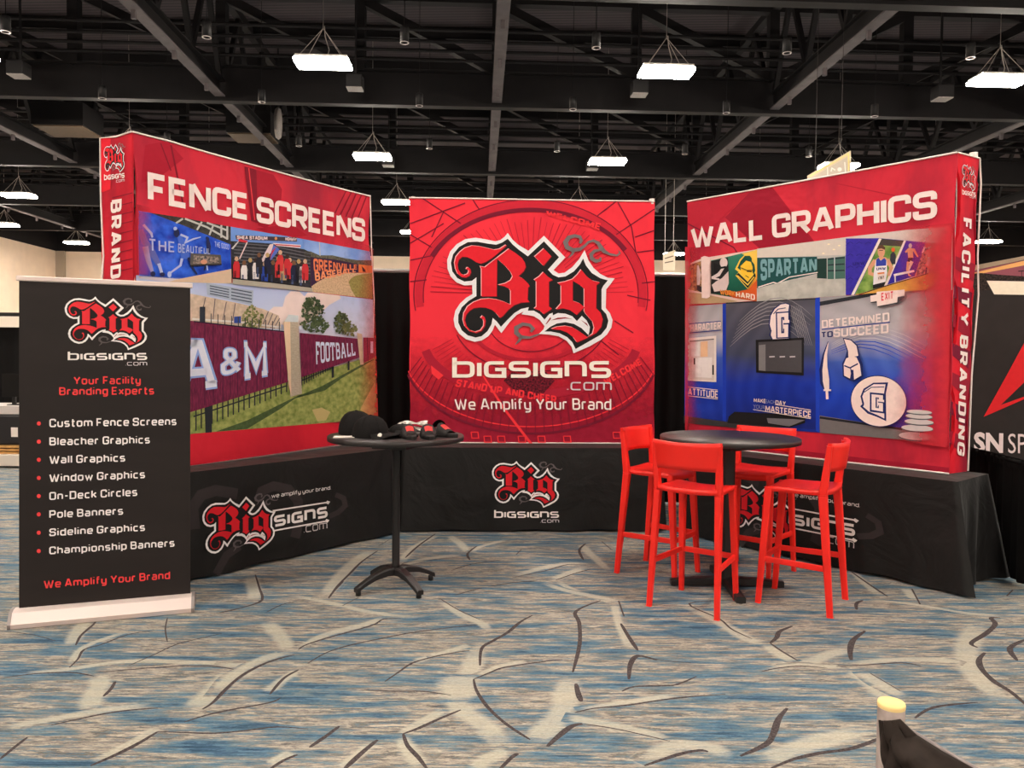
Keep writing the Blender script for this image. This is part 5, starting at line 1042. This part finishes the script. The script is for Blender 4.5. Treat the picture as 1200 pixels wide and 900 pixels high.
# ------------------------------------------------------------------ roll-up banner
RU = Plane((-2.80, 4.285), (-1.93, 4.592))
ru = empty('rollup_banner', RU.at(RU.len / 2, 0), 'black rollup banner stand listing services, in front at far left', 'banner stand')
m_bn = mat('black_banner_vinyl', (33, 26, 25), .55, noise=.12, nscale=2, bump=.12, bscale=2, stretch=(1, 1, 4)); m_al = mat('anodised_aluminium', (232, 214, 208), .35, .35)
q = [RU.uz(p) for p in ((22.3, 328.5), (223, 337), (223, 706), (22.3, 722))]
mb = MB(); mb.add([RU.at(u, z, 0) for u, z in q] + [RU.at(u, z, -.004) for u, z in q], [(3, 2, 1, 0), (4, 5, 6, 7), (0, 1, 5, 4), (1, 2, 6, 5), (3, 0, 4, 7)][:4]); bn = mb.build('printed_banner', m_bn, ru)
ztop = (q[0][1] + q[1][1]) / 2; ua, ub = q[3][0], q[2][0]
mb = MB(); mb.beam(RU.at(q[0][0] - .012, q[0][1] + .012, -.002), RU.at(q[1][0] + .012, q[1][1] + .012, -.002), .022, .03, bev=.5); mb.build('top_rail', m_al, ru)
mb = MB(); prof = [(.09, .004), (.095, .03), (.055, .085), (.02, .095), (-.02, .095), (-.055, .085), (-.095, .03), (-.09, .004)]
uu0, uu1 = RU.uz((17, 728))[0] - .0, RU.uz((225.5, 710))[0] + .0
rings = [[RU.at(u, z, d) for d, z in prof] for u in (uu0, uu1)]; n = len(prof)
mb.add(rings[0] + rings[1], [(i, (i + 1) % n, n + (i + 1) % n, n + i) for i in range(n)] + [list(range(n)), list(range(2 * n - 1, n - 1, -1))]); mb.build('base_cassette', m_al, ru)
for u in (uu0 - .006, uu1 + .006):
    mb = MB(); ring = [RU.at(u - .008, z * 1.03, d * 1.04) for d, z in prof] + [RU.at(u + .008, z * 1.03, d * 1.04) for d, z in prof]
    mb.add(ring, [(i, (i + 1) % n, n + (i + 1) % n, n + i) for i in range(n)] + [list(range(n)), list(range(2 * n - 1, n - 1, -1))])
    mb.tube([RU.at(u - .012, .045, .05), RU.at(u + .012, .045, .05)], .014, 10); mb.build('end_cap', mat('grey_end_cap', (150, 140, 138), .4, .4), ru)
mb = MB(); mb.tube([RU.at((ua + ub) / 2, .05, -.03), RU.at((ua + ub) / 2, ztop, -.03)], .012, 8); mb.build('support_pole', m_pole, ru)
rd = ink(232, 70, 72); wh = ink(246, 238, 236)
P = Painter(RU, .002); logo(P, (76, 346.5), (173.5, 349), (76, 408.5), (173.5, 411), (92, 84, 84), False, (240, 234, 232), (226, 52, 60), (38, 32, 32)); P.build('logo', bn)
P = Painter(RU, .002); wordmark(P, (79.5, 414), (172.5, 413.6), (79.5, 422), (172.5, 421.9), (147, 424.2), (172.5, 424.2), (147, 428.4), (172.5, 428.4)); P.build('web_address_text', bn)
P = Painter(RU, .002)
KW = dict(t=.2, wide=1.12, gap=.17, R=.22, space=.3)
P.text('Your Facility', (86.5, 441.3), (165, 440.7), (86.5, 450.6), (165, 450), rd, **KW); P.text('Branding Experts', (69.5, 453.8), (180.6, 453), (69.5, 463.1), (180.6, 462.2), rd, **KW)
P.text('We Amplify Your Brand', (51.5, 680), (199.3, 669), (51.7, 689.4), (199.3, 678.2), rd, **KW); P.build('red_slogan_text', bn)
P = Painter(RU, .002)
for s, x0, t0, b0, x1, t1, b1 in (('Custom Fence Screens', 58, 490.8, 500.6, 206.8, 489, 498.2), ('Bleacher Graphics', 58, 512.5, 522, 175.7, 510.4, 519.6), ('Wall Graphics', 58, 534, 543.4, 146.8, 531.6, 540.8), ('Window Graphics', 58, 555.4, 564.7, 170, 551, 560.2), ('On-Deck Circles', 58, 576.6, 585.9, 161, 571.6, 581), ('Pole Banners', 58, 598, 607.2, 144.4, 593.8, 602.9), ('Sideline Graphics', 58, 619.2, 628.2, 170, 613, 621.9), ('Championship Banners', 58, 640.4, 649.4, 204.6, 631.3, 640.3)):
    P.text(s, (x0, t0), (x1, t1), (x0, b0), (x1, b1), wh, **KW)
P.build('service_list_text', bn)
P = Painter(RU, .002)
for y in (496.2, 517.5, 538.7, 560, 581.2, 602.5, 624, 645.5): P.disc((45.7, y), 2.4, 2.4, rd, n=14)
P.build('bullet_points', bn)

# ------------------------------------------------------------------ bistro tables
m_tabletop = mat('black_laminate', (38, 33, 33), .38, spec=.5, noise=.1); m_iron = mat('black_iron', (26, 23, 24), .45, spec=.5)
def bistro(loc, dia, ht, label, col_w, arched, rz):
    r = empty('bistro_table', loc, label, 'table', None, rz)
    def part(mb, name, m):
        o = mb.build(name, m); o.parent = r; return o
    mb = MB(); R = dia / 2; mb.lathe((0, 0, 0), [(0, ht - .034), (R - .006, ht - .034), (R, ht - .031), (R + .001, ht - .016), (R, ht - .003), (R - .004, ht), (0, ht)], 72); part(mb, 'tabletop', m_tabletop)
    mb = MB()
    if arched: mb.lathe((0, 0, 0), [(.03, .12), (.034, .12), (col_w / 2, .16), (col_w / 2, ht - .09), (.05, ht - .075)], 20)
    else: mb.beam((0, 0, .03), (0, 0, ht - .06), col_w, col_w, bev=.4)
    part(mb, 'column', m_iron)
    mb = MB(); mb.box((0, 0, ht - .05), (.36, .1, .035), .6); mb.box((0, 0, ht - .05), (.1, .36, .035), .6); mb.box((0, 0, ht - .07), (.24, .24, .03), .6); part(mb, 'top_plate', m_iron)
    for k in range(4):
        a = k * PI / 2; d = Vector((math.cos(a), math.sin(a), 0)); mb = MB(); s = Vector((-d.y, d.x, 0))
        prof = [(0, .115, .07, .05), (.08, .12, .064, .045), (.17, .10, .055, .036), (.25, .065, .05, .03), (.30, .038, .046, .03)] if arched else [(0, .045, .07, .05), (.15, .04, .066, .045), (.33, .028, .062, .04), (.38, .025, .06, .04)]
        rings = []
        for x, z, wd, h in prof: rings.append([d * x + s * (wd / 2 * a_) + Vector((0, 0, z + h / 2 * b_)) for a_, b_ in ((-1, -1), (1, -1), (1, .6), (.7, 1), (-.7, 1), (-1, .6))])
        vs = [v for q_ in rings for v in q_]; m6 = 6
        mb.add(vs, [(i * m6 + j, i * m6 + (j + 1) % m6, (i + 1) * m6 + (j + 1) % m6, (i + 1) * m6 + j) for i in range(len(rings) - 1) for j in range(m6)] + [list(range(m6)), list(range((len(rings)) * m6 - 1, (len(rings) - 1) * m6 - 1, -1))])
        e = prof[-1][0]
        mb.lathe(d * (e - .02), [(.0, .04), (.018, .036), (.018, .0), (0, 0)], 14)
        part(mb, 'foot', m_iron)
    return r
BL = Vector((-.765, 5.05, 0)); BR = Vector((1.475, 5.15, 0)); HT = 1.025
bistro(BL, .895, HT, 'round black high table with caps and sandals on it', .052, True, math.radians(40))
bistro(BR, .92, HT, 'round black high table with bare top among four red stools', .078, False, math.radians(-2))

# ------------------------------------------------------------------ red stools
m_stool = mat('red_orange_polypropylene', (240, 38, 28), .42, spec=.4, noise=.03, nscale=4)
def stool():
    r = empty('bar_stool', (0, 0, 0), '', 'stool')
    def part(mb, name, bv=.007): o = mb.build(name, m_stool); o.parent = r; rounded(o, bv, 2); return o
    SH = .75
    for s in (-1, 1):
        mb = MB(); mb.beam((s * .185, .215, 0), (s * .165, .165, SH - .01), .03, .034, Vector((0, 1, 0)), .046, .05, bev=.3); part(mb, 'leg', .004)
        mb = MB(); mb.beam((s * .218, -.225, 0), (s * .196, -.165, SH - .02), .03, .036, Vector((0, 1, 0)), .044, .052, bev=.3)
        mb.beam((s * .196, -.165, SH - .03), (s * .205, -.2, 1.03), .042, .05, Vector((0, 1, 0)), .034, .03, bev=.3); part(mb, 'leg', .004)
    mb = MB()
    def top(u, v):
        x = (u - .5) * 2; y = (v - .5) * 2
        wd = .205 - .018 * (y * .5 + .5); k = 1 - .06 * abs(y) ** 6
        X = x * wd * k; Y = y * (.2 - .012 * abs(x) ** 4) - .005
        Z = SH + .004 - .016 * (1 - x * x) * (1 - .4 * y * y) + (.012 * max(0, -y) ** 3 if True else 0) - .014 * max(0, y) ** 6
        return Vector((X, Y, Z))
    mb.grid(top, 14, 14); n0 = len(mb.v)
    mb.grid(lambda u, v: top(1 - u, v) - Vector((0, 0, .032)), 14, 14)
    N1 = 15
    def idx(i, j): return j * N1 + i
    bord = [(i, 0) for i in range(14)] + [(14, j) for j in range(14)] + [(i, 14) for i in range(14, 0, -1)] + [(0, j) for j in range(14, 0, -1)]
    for a, b in zip(bord, bord[1:] + bord[:1]):
        mb.f.append([idx(*a), n0 + idx(14 - a[0], a[1]), n0 + idx(14 - b[0], b[1]), idx(*b)]); mb.m.append(0); mb.sm.append(True)
    o = mb.build('seat', m_stool); o.parent = r
    mb = MB()
    def back(u, v, off):
        x = (u - .5) * 2; z = .875 + .165 * v
        wd = .208 + .012 * v
        return Vector((x * wd, -.192 - .022 * v - .055 * (1 - x * x) + off * (1 if True else 0), z + .012 * x * x * (v - .3)))
    mb.grid(lambda u, v: back(1 - u, v, 0), 16, 6); n0 = len(mb.v); mb.grid(lambda u, v: back(u, v, .022), 16, 6)
    ni, nj = 17, 6
    def ia(i, j): return j * ni + i
    bord = [(i, 0) for i in range(16)] + [(16, j) for j in range(6)] + [(i, 6) for i in range(16, 0, -1)] + [(0, j) for j in range(6, 0, -1)]
    for a, b in zip(bord, bord[1:] + bord[:1]):
        mb.f.append([ia(*a), n0 + ia(16 - a[0], a[1]), n0 + ia(16 - b[0], b[1]), ia(*b)]); mb.m.append(0); mb.sm.append(False)
    o = mb.build('backrest', m_stool); o.parent = r
    z = .285
    def at(p0, p1, h): t = h / p1[2]; return Vector(p0) * (1 - t) + Vector(p1) * t
    f = {s: at((s * .185, .215, 0), (s * .165, .165, SH), z) for s in (-1, 1)}; k = {s: at((s * .218, -.225, 0), (s * .196, -.165, SH), z + .0) for s in (-1, 1)}
    for s in (-1, 1): mb = MB(); mb.beam(k[s], f[s], .018, .036, bev=.3); part(mb, 'stretcher', .003)
    mb = MB(); mb.beam(f[-1], f[1], .02, .036, bev=.3); part(mb, 'footrest', .003)
    return r
st0 = stool(); first = True
for (bx, by), (fx, fy), lb in ((((.856 + 1.241) / 2, (4.725 + 4.464) / 2), ((1.147 + 1.467) / 2, (5.08 + 4.853) / 2), 'red bar stool nearest the camera, seen from behind, back to the aisle'), ((.903, 5.625), (1.258, 5.345), 'leftmost red bar stool, nearest the centre sign, backrest at left'), ((2.046, 4.71), (1.678, 4.965), 'rightmost red bar stool, turned left with its backrest at right'), ((1.91, 5.68), (1.63, 5.32), 'red bar stool on the far side of the round table facing the camera')):
    o = st0 if first else copy_tree(st0); first = False
    d = Vector((fx - bx, fy - by)); c = Vector(((fx + bx) / 2, (fy + by) / 2)); o.location = (c.x, c.y, 0); o.rotation_euler = (0, 0, math.atan2(d.y, d.x) - PI / 2)
    o['label'] = lb; o['category'] = 'stool'; o['group'] = 'red bar stools round the right high table'

# ------------------------------------------------------------------ things on the left high table
m_cap = mat('black_cap_cotton', (20, 17, 17), .85, noise=.2, nscale=60, spec=.2); m_foam = mat('black_sandal_foam', (30, 26, 26), .7, noise=.15, nscale=40); m_pr = mat('red_print_patch', (206, 52, 50), .6, noise=.4, nscale=90); m_wp = mat('white_print', (236, 226, 218), .6)
def cap(loc, rz, label, sticker=True, squash=1.0, s=1.0):
    r = empty('baseball_cap', loc, label, 'cap', 'black caps on the high table', rz); r.scale = (s, s, s)
    def part(mb, name, m): o = mb.build(name, m); o.parent = r; return o
    mb = MB(); mb.lathe((0, 0, 0), [(.098, 0), (.099, .02 * squash), (.095, .05 * squash), (.084, .08 * squash), (.066, .103 * squash), (.042, .117 * squash), (.015, .123 * squash), (0, .124 * squash)], 30)
    for v in mb.v: v.x *= 1.08
    part(mb, 'crown', m_cap)
    mb = MB(); mb.lathe((0, 0, .122 * squash), [(.011, 0), (.009, .006), (0, .008)], 12); part(mb, 'top_button', m_cap)
    mb = MB()
    for k in range(6):
        a = k * PI / 3 + .5; mb.tube([(1.08 * q_ * math.cos(a), q_ * math.sin(a), z_ * squash + .001) for q_, z_ in ((.0985, .02), (.095, .05), (.084, .08), (.066, .103), (.042, .117), (.012, .1235))], .0016, 5)
    part(mb, 'seams', m_cap)
    mb = MB()
    def brim(u, v, th=0):
        a = (u - .5) * 2.2; q_ = .095 + .078 * v * math.cos(a * .62)
        return Vector((1.08 * q_ * math.cos(a * (1 - .12 * v)), q_ * math.sin(a * (1 - .12 * v)), .012 - .004 * v - .03 * (abs(u - .5) * 2) ** 2 * v + .016 + th))
    mb.grid(lambda u, v: brim(u, v), 16, 5); mb.grid(lambda u, v: brim(1 - u, v, -.005), 16, 5); o = part(mb, 'brim', m_cap)
    if sticker:
        mb = MB(); p = brim(.16, .55, .004); mb.lathe(Vector((0, 0, 0)), [(.0135, 0), (.0135, .0015), (0, .0015)], 20); Mt = Matrix.Rotation(math.radians(55), 3, 'X'); mb.v = [Mt @ v + p for v in mb.v]; part(mb, 'round_sticker', m_wp)
    return r
def on_table(px, z=HT): return on_z(px, z)
cap(Vector((-1.04, 5.09, HT)), math.radians(-35), 'black cap at the left, tucked behind the stickered cap', False, 1.08, 1.15); cap(Vector((-.91, 4.90, HT)), math.radians(-20), 'black cap in front with a round white sticker on its brim', True, 1.0, 1.12)
cap(Vector((-.745, 5.19, HT)), math.radians(-50), 'flattened black cap with white printing, in the middle of the table', False, .5, .95)
mb = MB()
def sandal(loc, rz, label):
    r = empty('slide_sandal', loc, label, 'sandal', 'black slide sandals on the high table', rz)
    def part(mb, name, m): o = mb.build(name, m); o.parent = r; return o
    mb = MB(); out = [(.047 * math.cos(t) * (1.0 + .12 * math.sin(t)), .132 * math.sin(t)) for t in [2 * PI * k / 32 for k in range(32)]]
    vs = [(x, y, 0) for x, y in out] + [(x * 1.02, y * 1.01, .02) for x, y in out] + [(x * .92, y * .96, .026) for x, y in out]
    fs = [(i, (i + 1) % 32, 32 + (i + 1) % 32, 32 + i) for i in range(32)] + [(32 + i, 32 + (i + 1) % 32, 64 + (i + 1) % 32, 64 + i) for i in range(32)] + [list(range(31, -1, -1)), list(range(64, 96))]
    mb.add(vs, fs); part(mb, 'sole', m_foam)
    mb = MB()
    def st(u, v, k=0.0):
        a = PI * u; y = -.075 + .085 * v + (.01 * math.sin(a)); wv = .052 - .006 * (1 - v)
        return Vector((wv * math.cos(a), y, (.01 + (.03 + .05 * v + k) * math.sin(a) ** .8)))
    mb.grid(lambda u, v: st(u, v), 16, 6); mb.grid(lambda u, v: st(1 - u, v, -.006), 16, 6); part(mb, 'strap', m_foam)
    mb = MB(); mb.grid(lambda u, v: st(.33 + .34 * u, .2 + .55 * v, .002), 8, 4); part(mb, 'strap_logo', m_pr)
    return r
for (x, y, a, lb) in ((-.655, 4.855, 18, 'black slide sandal with red strap logo, nearest the caps'), (-.535, 4.87, 14, 'black slide sandal with red strap logo, right of the front pair'), (-.50, 5.23, 190, 'black slide sandal lying behind the front pair'), (-.45, 4.985, 50, 'black slide sandal at the right rim of the high table')):
    sandal(Vector((x, y, HT)), math.radians(a), lb)
mb = MB(); mb.box((0, 0, .003), (.16, .1, .005)); o = mb.build('paper_card', m_wp); o.location = Vector((-1.06, 4.87, HT)); o.rotation_euler = (0, 0, .2); tag(o, 'small white card at the left rim of the high table', 'card')
mb = MB(); mb.grid(lambda u, v: Vector(((u - .5) * .2, (v - .5) * .13, .05 + .02 * math.sin(u * 5) * math.sin(v * 4))), 12, 8); mb.grid(lambda u, v: Vector(((.5 - u) * .22, (v - .5) * .15, .012 + .03 * math.sin(PI * u) * math.sin(PI * v) - .012)), 8, 6)
r = empty('folded_shirt', Vector((-.70, 5.38, HT)), 'white printed cloth lying behind the caps', 'cloth')
m_cl = mat('white_cloth_print', (210, 196, 190), .8, noise=.7, nscale=40); o = mb.build('cloth', m_cl); o.parent = r

# ------------------------------------------------------------------ black drapes
m_drape = mat('black_velour_drape', (13, 11, 11), .9, noise=.35, nscale=3, spec=.15, stretch=(1, 1, .2))
def drape(mb, a, b, z0, z1, amp=.05, wave=.16, seed=0, flat_top=True):
    a, b = Vector(a), Vector(b); d = (b - a); Ln = d.length; d.normalize(); n = Vector((d.y, -d.x, 0)); rr = random.Random(seed)
    ph = [rr.uniform(0, 6.28) for _ in range(3)]; nu = max(8, int(Ln / .03)); nv = 8
    def fn(u, v):
        s = u * Ln; k = amp * (.35 + .65 * (1 - v) ** .5) if flat_top else amp
        off = k * (.6 * math.sin(2 * PI * s / wave + ph[0]) + .4 * math.sin(2 * PI * s / (wave * 1.7) + ph[1] + v))
        return a + d * s + n * off + Vector((0, 0, z0 + (z1 - z0) * v))
    mb.grid(fn, nu, nv)
yD = 8.02
for i in range(5):
    x0 = -2.75 + i * 1.27; x1 = x0 + 1.25
    pa, pb = H(x0 + .35, yD), H(x1 + .35, yD)
    r = empty('backdrop_drape', (pa + pb) / 2, ['black backdrop drape panel hidden behind the left display', 'black backdrop drape seen in the gap between left display and centre sign', 'black backdrop drape panel hidden behind the centre sign', 'black backdrop drape seen in the gap between centre sign and right display', 'black backdrop drape panel hidden behind the right display'][i], 'drape', 'black backdrop drapes')
    mb = MB(); drape(mb, pa, pb, .02, 2.42, .035, .15, i); mb.build('curtain', m_drape, r)
    mb = MB(); mb.tube([pa + Vector((0, 0, 2.44)), pb + Vector((0, 0, 2.44))], .02, 8); mb.build('rail', m_pole, r)
    mb = MB(); mb.tube([pa + H(0, .07, .0), pa + H(0, .07, 2.46)], .024, 10); mb.box(pa + H(0, .07, .006), (.4, .4, .012)); mb.build('upright', m_pole, r)

# right side: low side drape and the neighbour's display
sd = empty('side_drape', Vector((3.55, 5.5, 0)), 'low black side drape with gathered top beside the right draped table', 'drape')
mb = MB(); drape(mb, (3.66, 6.3, 0), (3.49, 4.92, 0), .02, .86, .022, .11, 11, False); mb.build('curtain', m_drape, sd)
mb = MB(); drape(mb, (3.652, 6.3, 0), (3.482, 4.92, 0), .80, .875, .03, .05, 12, False); mb.build('gathered_header', m_drape, sd)
mb = MB(); mb.tube([(3.66, 6.3, .85), (3.49, 4.92, .85)], .018, 8); mb.tube([(3.49, 4.9, 0), (3.49, 4.9, .9)], .022, 10); mb.build('rail', m_drape, sd)
NB = Plane((3.6, 6.75), (5.4, 6.35))
nb = empty('neighbour_display', NB.at(.9, 0, -.1), 'black neighbouring booth panel with white bar and red angular logo', 'display stand')
m_nb = mat('charcoal_panel', (44, 38, 37), .8, noise=.08)
def pan(pl, px, m, name, parent, th=.03):
    qq = [pl.uz(p) for p in px]; k = len(qq); mb = MB(); mb.add([pl.at(u, z) for u, z in qq] + [pl.at(u, z, -th) for u, z in qq], [list(range(k))[::-1], list(range(k, 2 * k))] + [(i, (i + 1) % k, k + (i + 1) % k, k + i) for i in range(k)]); return mb.build(name, m, parent)
np_ = pan(NB, [(1100, 339.5), (1330, 343), (1330, 662), (1100, 650)], m_nb, 'front_panel', nb)
P = Painter(NB, .004); c6 = cr(960, 260, 5); c7 = cr(960, 440, 3.2125)
P.poly([(1156, 329), (1230, 330.5), (1230, 346), (1164.8, 345)], ink(248, 236, 214)); rr_ = ink(226, 40, 46)
P.poly([(1152.4, 488.5), (1181, 437), (1203, 396), (1236, 396), (1236, 452)], rr_); P.poly([(1172.5, 474.5), (1201, 447), (1222, 441), (1222, 457)], ink(46, 40, 38))
P.face('SN', (1141, 506), (1175.5, 507.5), (1141, 530.5), (1175, 531), ink(240, 222, 222), .04); P.face('SPORTS', (1181, 508), (1262, 509.5), (1181, 531), (1262, 533), ink(240, 222, 222), .0)
P.build('printed_logo', np_)
NS = Plane((3.9, 8.2), (6.2, 7.4))
ns = empty('stadium_backdrop', NS.at(.9, 0, -.1), 'sunset stadium photo backdrop behind the neighbouring black panel', 'display stand')
bp2 = pan(NS, [(1120, 325), (1145, 316), (1200, 304.5), (1290, 286), (1290, 600), (1120, 590)], ink(40, 34, 36), 'backdrop_panel', ns)
P = Painter(NS, .004); P.poly([(1122, 324.5), (1145, 316.5), (1200, 305), (1290, 287), (1290, 330), (1122, 330)], ink(150, 84, 96)); P.poly([(1122, 324.5), (1200, 305.5), (1290, 287), (1290, 293), (1200, 311), (1143, 322)], ink(240, 178, 110))
P.poly([(1122, 322), (1150, 320), (1170, 322), (1200, 324), (1290, 318), (1290, 360), (1122, 360)], printed('stadium_crowd', (24, 20, 22), .5, 60, col2=(70, 56, 52))); P.line([(1197, 324), (1197, 318)], .8, ink(60, 44, 50)); P.line([(1193, 318), (1206, 317)], 1.2, ink(60, 44, 50)); P.build('stadium_print', bp2)
mb = MB(); mb.tube([NS.at(.4, 0, -.08), NS.at(.4, 2.2, -.08)], .02, 8); mb.tube([NS.at(2.0, 0, -.08), NS.at(2.0, 2.2, -.08)], .02, 8); mb.build('support_poles', m_pole, ns)
# near camera: upright post with draped rail
p0 = Vector((.71, 1.395, 0)); zp = .905
po = empty('drape_post', p0, 'metal post with cream top and black drape in the lower right foreground', 'post')
mb = MB(); mb.lathe(p0, [(.0, 0), (.0235, 0), (.0235, zp - .002), (.022, zp)], 28); mb.lathe(p0, [(.18, .0), (.18, .008), (.03, .012)], 28); mb.build('pole', mat('scuffed_aluminium', (188, 172, 166), .42, .55, noise=.2, nscale=25), po)
mb = MB(); mb.lathe(p0, [(.0238, zp - .006), (.0242, zp), (.0232, zp + .004), (0, zp + .005)], 28); mb.build('end_plug', mat('cream_plug', (250, 220, 150), .5), po)
rd_ = Vector((.2, -.62, 0)).normalized(); sd_ = Vector((-rd_.y, rd_.x, 0))
if sd_.x > 0: sd_ = -sd_
mb = MB(); pr = p0 + Vector((0, 0, zp - .045)) + rd_ * .024; mb.tube([pr - sd_ * .012, pr - sd_ * .012 + rd_ * .9], .0115, 10); mb.build('rail', mat('rail_grey', (120, 110, 108), .4, .6), po)
mb = MB()
def pp(lat, dep, dz): return p0 + Vector((.89, -.453, 0)) * lat + Vector((.453, .89, 0)) * dep + Vector((0, 0, zp + dz))
LC = [pp(-.017, -.024, -.024), pp(-.013, -.03, -.06), pp(-.006, -.034, -.11), pp(.004, -.042, -.22), pp(.008, -.05, -.5), pp(.01, -.055, -.86)]
RC = [pp(.014, -.022, -.018), pr + rd_ * .03 - sd_ * .006 + Vector((0, 0, .008)), pr + rd_ * .09 + sd_ * .003 + Vector((0, 0, .012)), pr + rd_ * .2 + sd_ * .003 + Vector((0, 0, .018)), pr + rd_ * .45 + sd_ * .003 + Vector((0, 0, .018)), pr + rd_ * .88 + sd_ * .003 + Vector((0, 0, .018))]
def pl_at(Cv, t):
    t *= len(Cv) - 1; i = min(int(t), len(Cv) - 2); return Cv[i].lerp(Cv[i + 1], t - i)
def dfn(u, v):
    a, b = pl_at(LC, u), pl_at(RC, u)
    p = b.lerp(a, v); k = min(1, .15 + u * 2.2)
    bulge = math.sin(PI * v) * (.006 + .036 * k)
    fold = math.sin(PI * v) * (.014 * math.sin(v * 15 + u * 9) + .008 * math.sin(v * 31 - u * 14)) * k
    return p + (sd_ + Vector((0, -.3, .05))).normalized() * (bulge + fold)
mb.grid(dfn, 60, 24); o = mb.build('gathered_drape', mat('black_drape_near', (40, 32, 28), .9, noise=.25, nscale=30, spec=.2), po); sm = o.modifiers.new('cloth', 'SOLIDIFY'); sm.thickness = .004

# ------------------------------------------------------------------ far left booth glimpsed beside the rollup banner
yF = 10.4
fl = empty('far_table', on_y((0, 540), yF) * 1.0, 'grey topped table with equipment at the far left edge', 'table')
def pxbox(mb, x0, y0, x1, y1, y, dep, mi=0):
    a, b = on_y((x0, y1), y), on_y((x1, y0), y); mb.box(((a.x + b.x) / 2, y + dep / 2, (a.z + b.z) / 2), (b.x - a.x, dep, abs(b.z - a.z)), 0, mi)
fl.location = (on_y((10, 525), yF).x, yF + .3, 0)
mb = MB(); pxbox(mb, -40, 476, 36, 485, yF, .7); mb.build('tabletop', mat('grey_tabletop', (206, 196, 192), .5), fl)
mb = MB(); 
for xx in (-36, 32): pxbox(mb, xx, 485, xx + 3, 533.8, yF + .1, .05)
mb.build('leg', m_pole, fl)
mb = MB(); pxbox(mb, -20, 487, 34, 521, yF - .05, .5); cs_ = mb.build('equipment_case', mat('black_case', (34, 31, 33), .5)); rounded(cs_, .02); tag(cs_, 'black equipment case with white label under the far left table', 'case')
mb = MB(); pxbox(mb, 13, 501, 20.5, 512, yF - .057, .006); lbm = mb.build('label_sticker', m_wp, cs_)
mb = MB()
for k in range(3): pxbox(mb, -30, 522.5 + k * 3.6, 30, 524.5 + k * 3.6, yF - .1 + .02 * k, .6)
o = mb.build('wooden_pallet', mat('pallet_wood', (186, 140, 82), .8, noise=.3, nscale=12)); tag(o, 'wooden pallet boards under the black case at far left', 'pallet')
mb = MB(); pxbox(mb, -60, 534, 60, 545.5, yF - .2, 1.2); o = mb.build('platform', mat('pale_platform', (214, 202, 190), .7)); tag(o, 'low pale platform on the floor at far left', 'platform')
mo = empty('monitor', on_y((8, 470), yF + .2), 'black monitor on the far left grey table', 'monitor'); mb = MB(); pxbox(mb, 2, 438, 30, 465, yF + .2, .04); o = mb.build('screen', mat('monitor_black', (14, 12, 13), .25), mo); mb = MB(); pxbox(mb, 14, 465, 18, 476, yF + .22, .03); pxbox(mb, 8, 474, 24, 476, yF + .15, .2); mb.build('stand', m_cyl, mo)
r = empty('booth_drape', on_y((0, 540), 12.0), 'black drape with white header strip at the far left edge', 'drape'); r.location.z = 0
a, b = on_y((-90, 382), 12.0), on_y((40, 382), 12.0); mb = MB(); drape(mb, (a.x, 12.0, 0), (b.x, 12.0, 0), .02, a.z, .04, .25, 21); mb.build('curtain', m_drape, r)
mb = MB(); pxbox(mb, -90, 371, 40, 382.5, 11.93, .03); mb.build('header_strip', mat('white_header', (240, 226, 210), .6), r); mb = MB(); pxbox(mb, -90, 366.5, 40, 371, 11.95, .05); mb.build('rail', m_cyl, r)

# ------------------------------------------------------------------ signs hanging in the hall
SG = Plane((7.95, 19.4), (8.9, 18.6))
hs = empty('hanging_sign', SG.at(.5, 5.8), 'cream hanging sign poking above the right red display', 'sign')
sg = pan(SG, [(946, 206), (996.5, 176.5), (996.5, 262), (946, 262)], mat('cream_sign', (226, 206, 176), .6), 'sign_panel', hs, .05)
P = Painter(SG, .004); P.line([(949, 206.5), (994.5, 180), (994.5, 260)], 1.6, ink(250, 226, 150)); P.poly([(951, 208.5), (993, 184), (993, 258), (951, 258)], ink(206, 192, 176)); P.line([(974, 201), (975, 197), (979, 199.5)], 1.3, ink(244, 236, 226)); P.disc((984, 198.5), 2.6, 2.4, ink(244, 236, 226)); P.line([(990, 190), (991, 203)], 1.4, ink(244, 236, 226)); P.line([(970, 196), (970, 208)], 1.2, ink(244, 236, 226)); P.build('sign_print', sg)
mb = MB(); t0 = SG.at(SG.uz((985, 183))[0], SG.uz((985, 183))[1]); 
for px in ((955, 200), (985, 183)): u, z = SG.uz(px); mb.tube([SG.at(u, z, -.02), SG.at(u, 13.02, -.02)], .008, 5)
mb.build('suspension_wires', mat('dark_wire', (60, 54, 52), .5), hs)
SF = Plane((6.9, 33.0), (8.1, 32.6))
fs_ = empty('hanging_sign', SF.at(.5, 5), 'small pale sign hanging far back in the gap right of the centre sign', 'sign')
s2 = pan(SF, [(777, 298), (791, 293), (791, 317), (777, 317)], mat('pale_sign', (236, 220, 196), .6), 'sign_panel', fs_, .05)
P = Painter(SF, .004); P.line([(779, 303), (789, 300)], 1.2, ink(120, 100, 84)); P.line([(779, 308), (789, 306)], 1.2, ink(120, 100, 84)); P.build('sign_print', s2)
mb = MB()
for px in ((779, 298), (789, 294)): u, z = SF.uz(px); mb.tube([SF.at(u, z, -.02), SF.at(u, 13.02, -.02)], .01, 5)
mb.build('suspension_wires', m_wire, fs_)
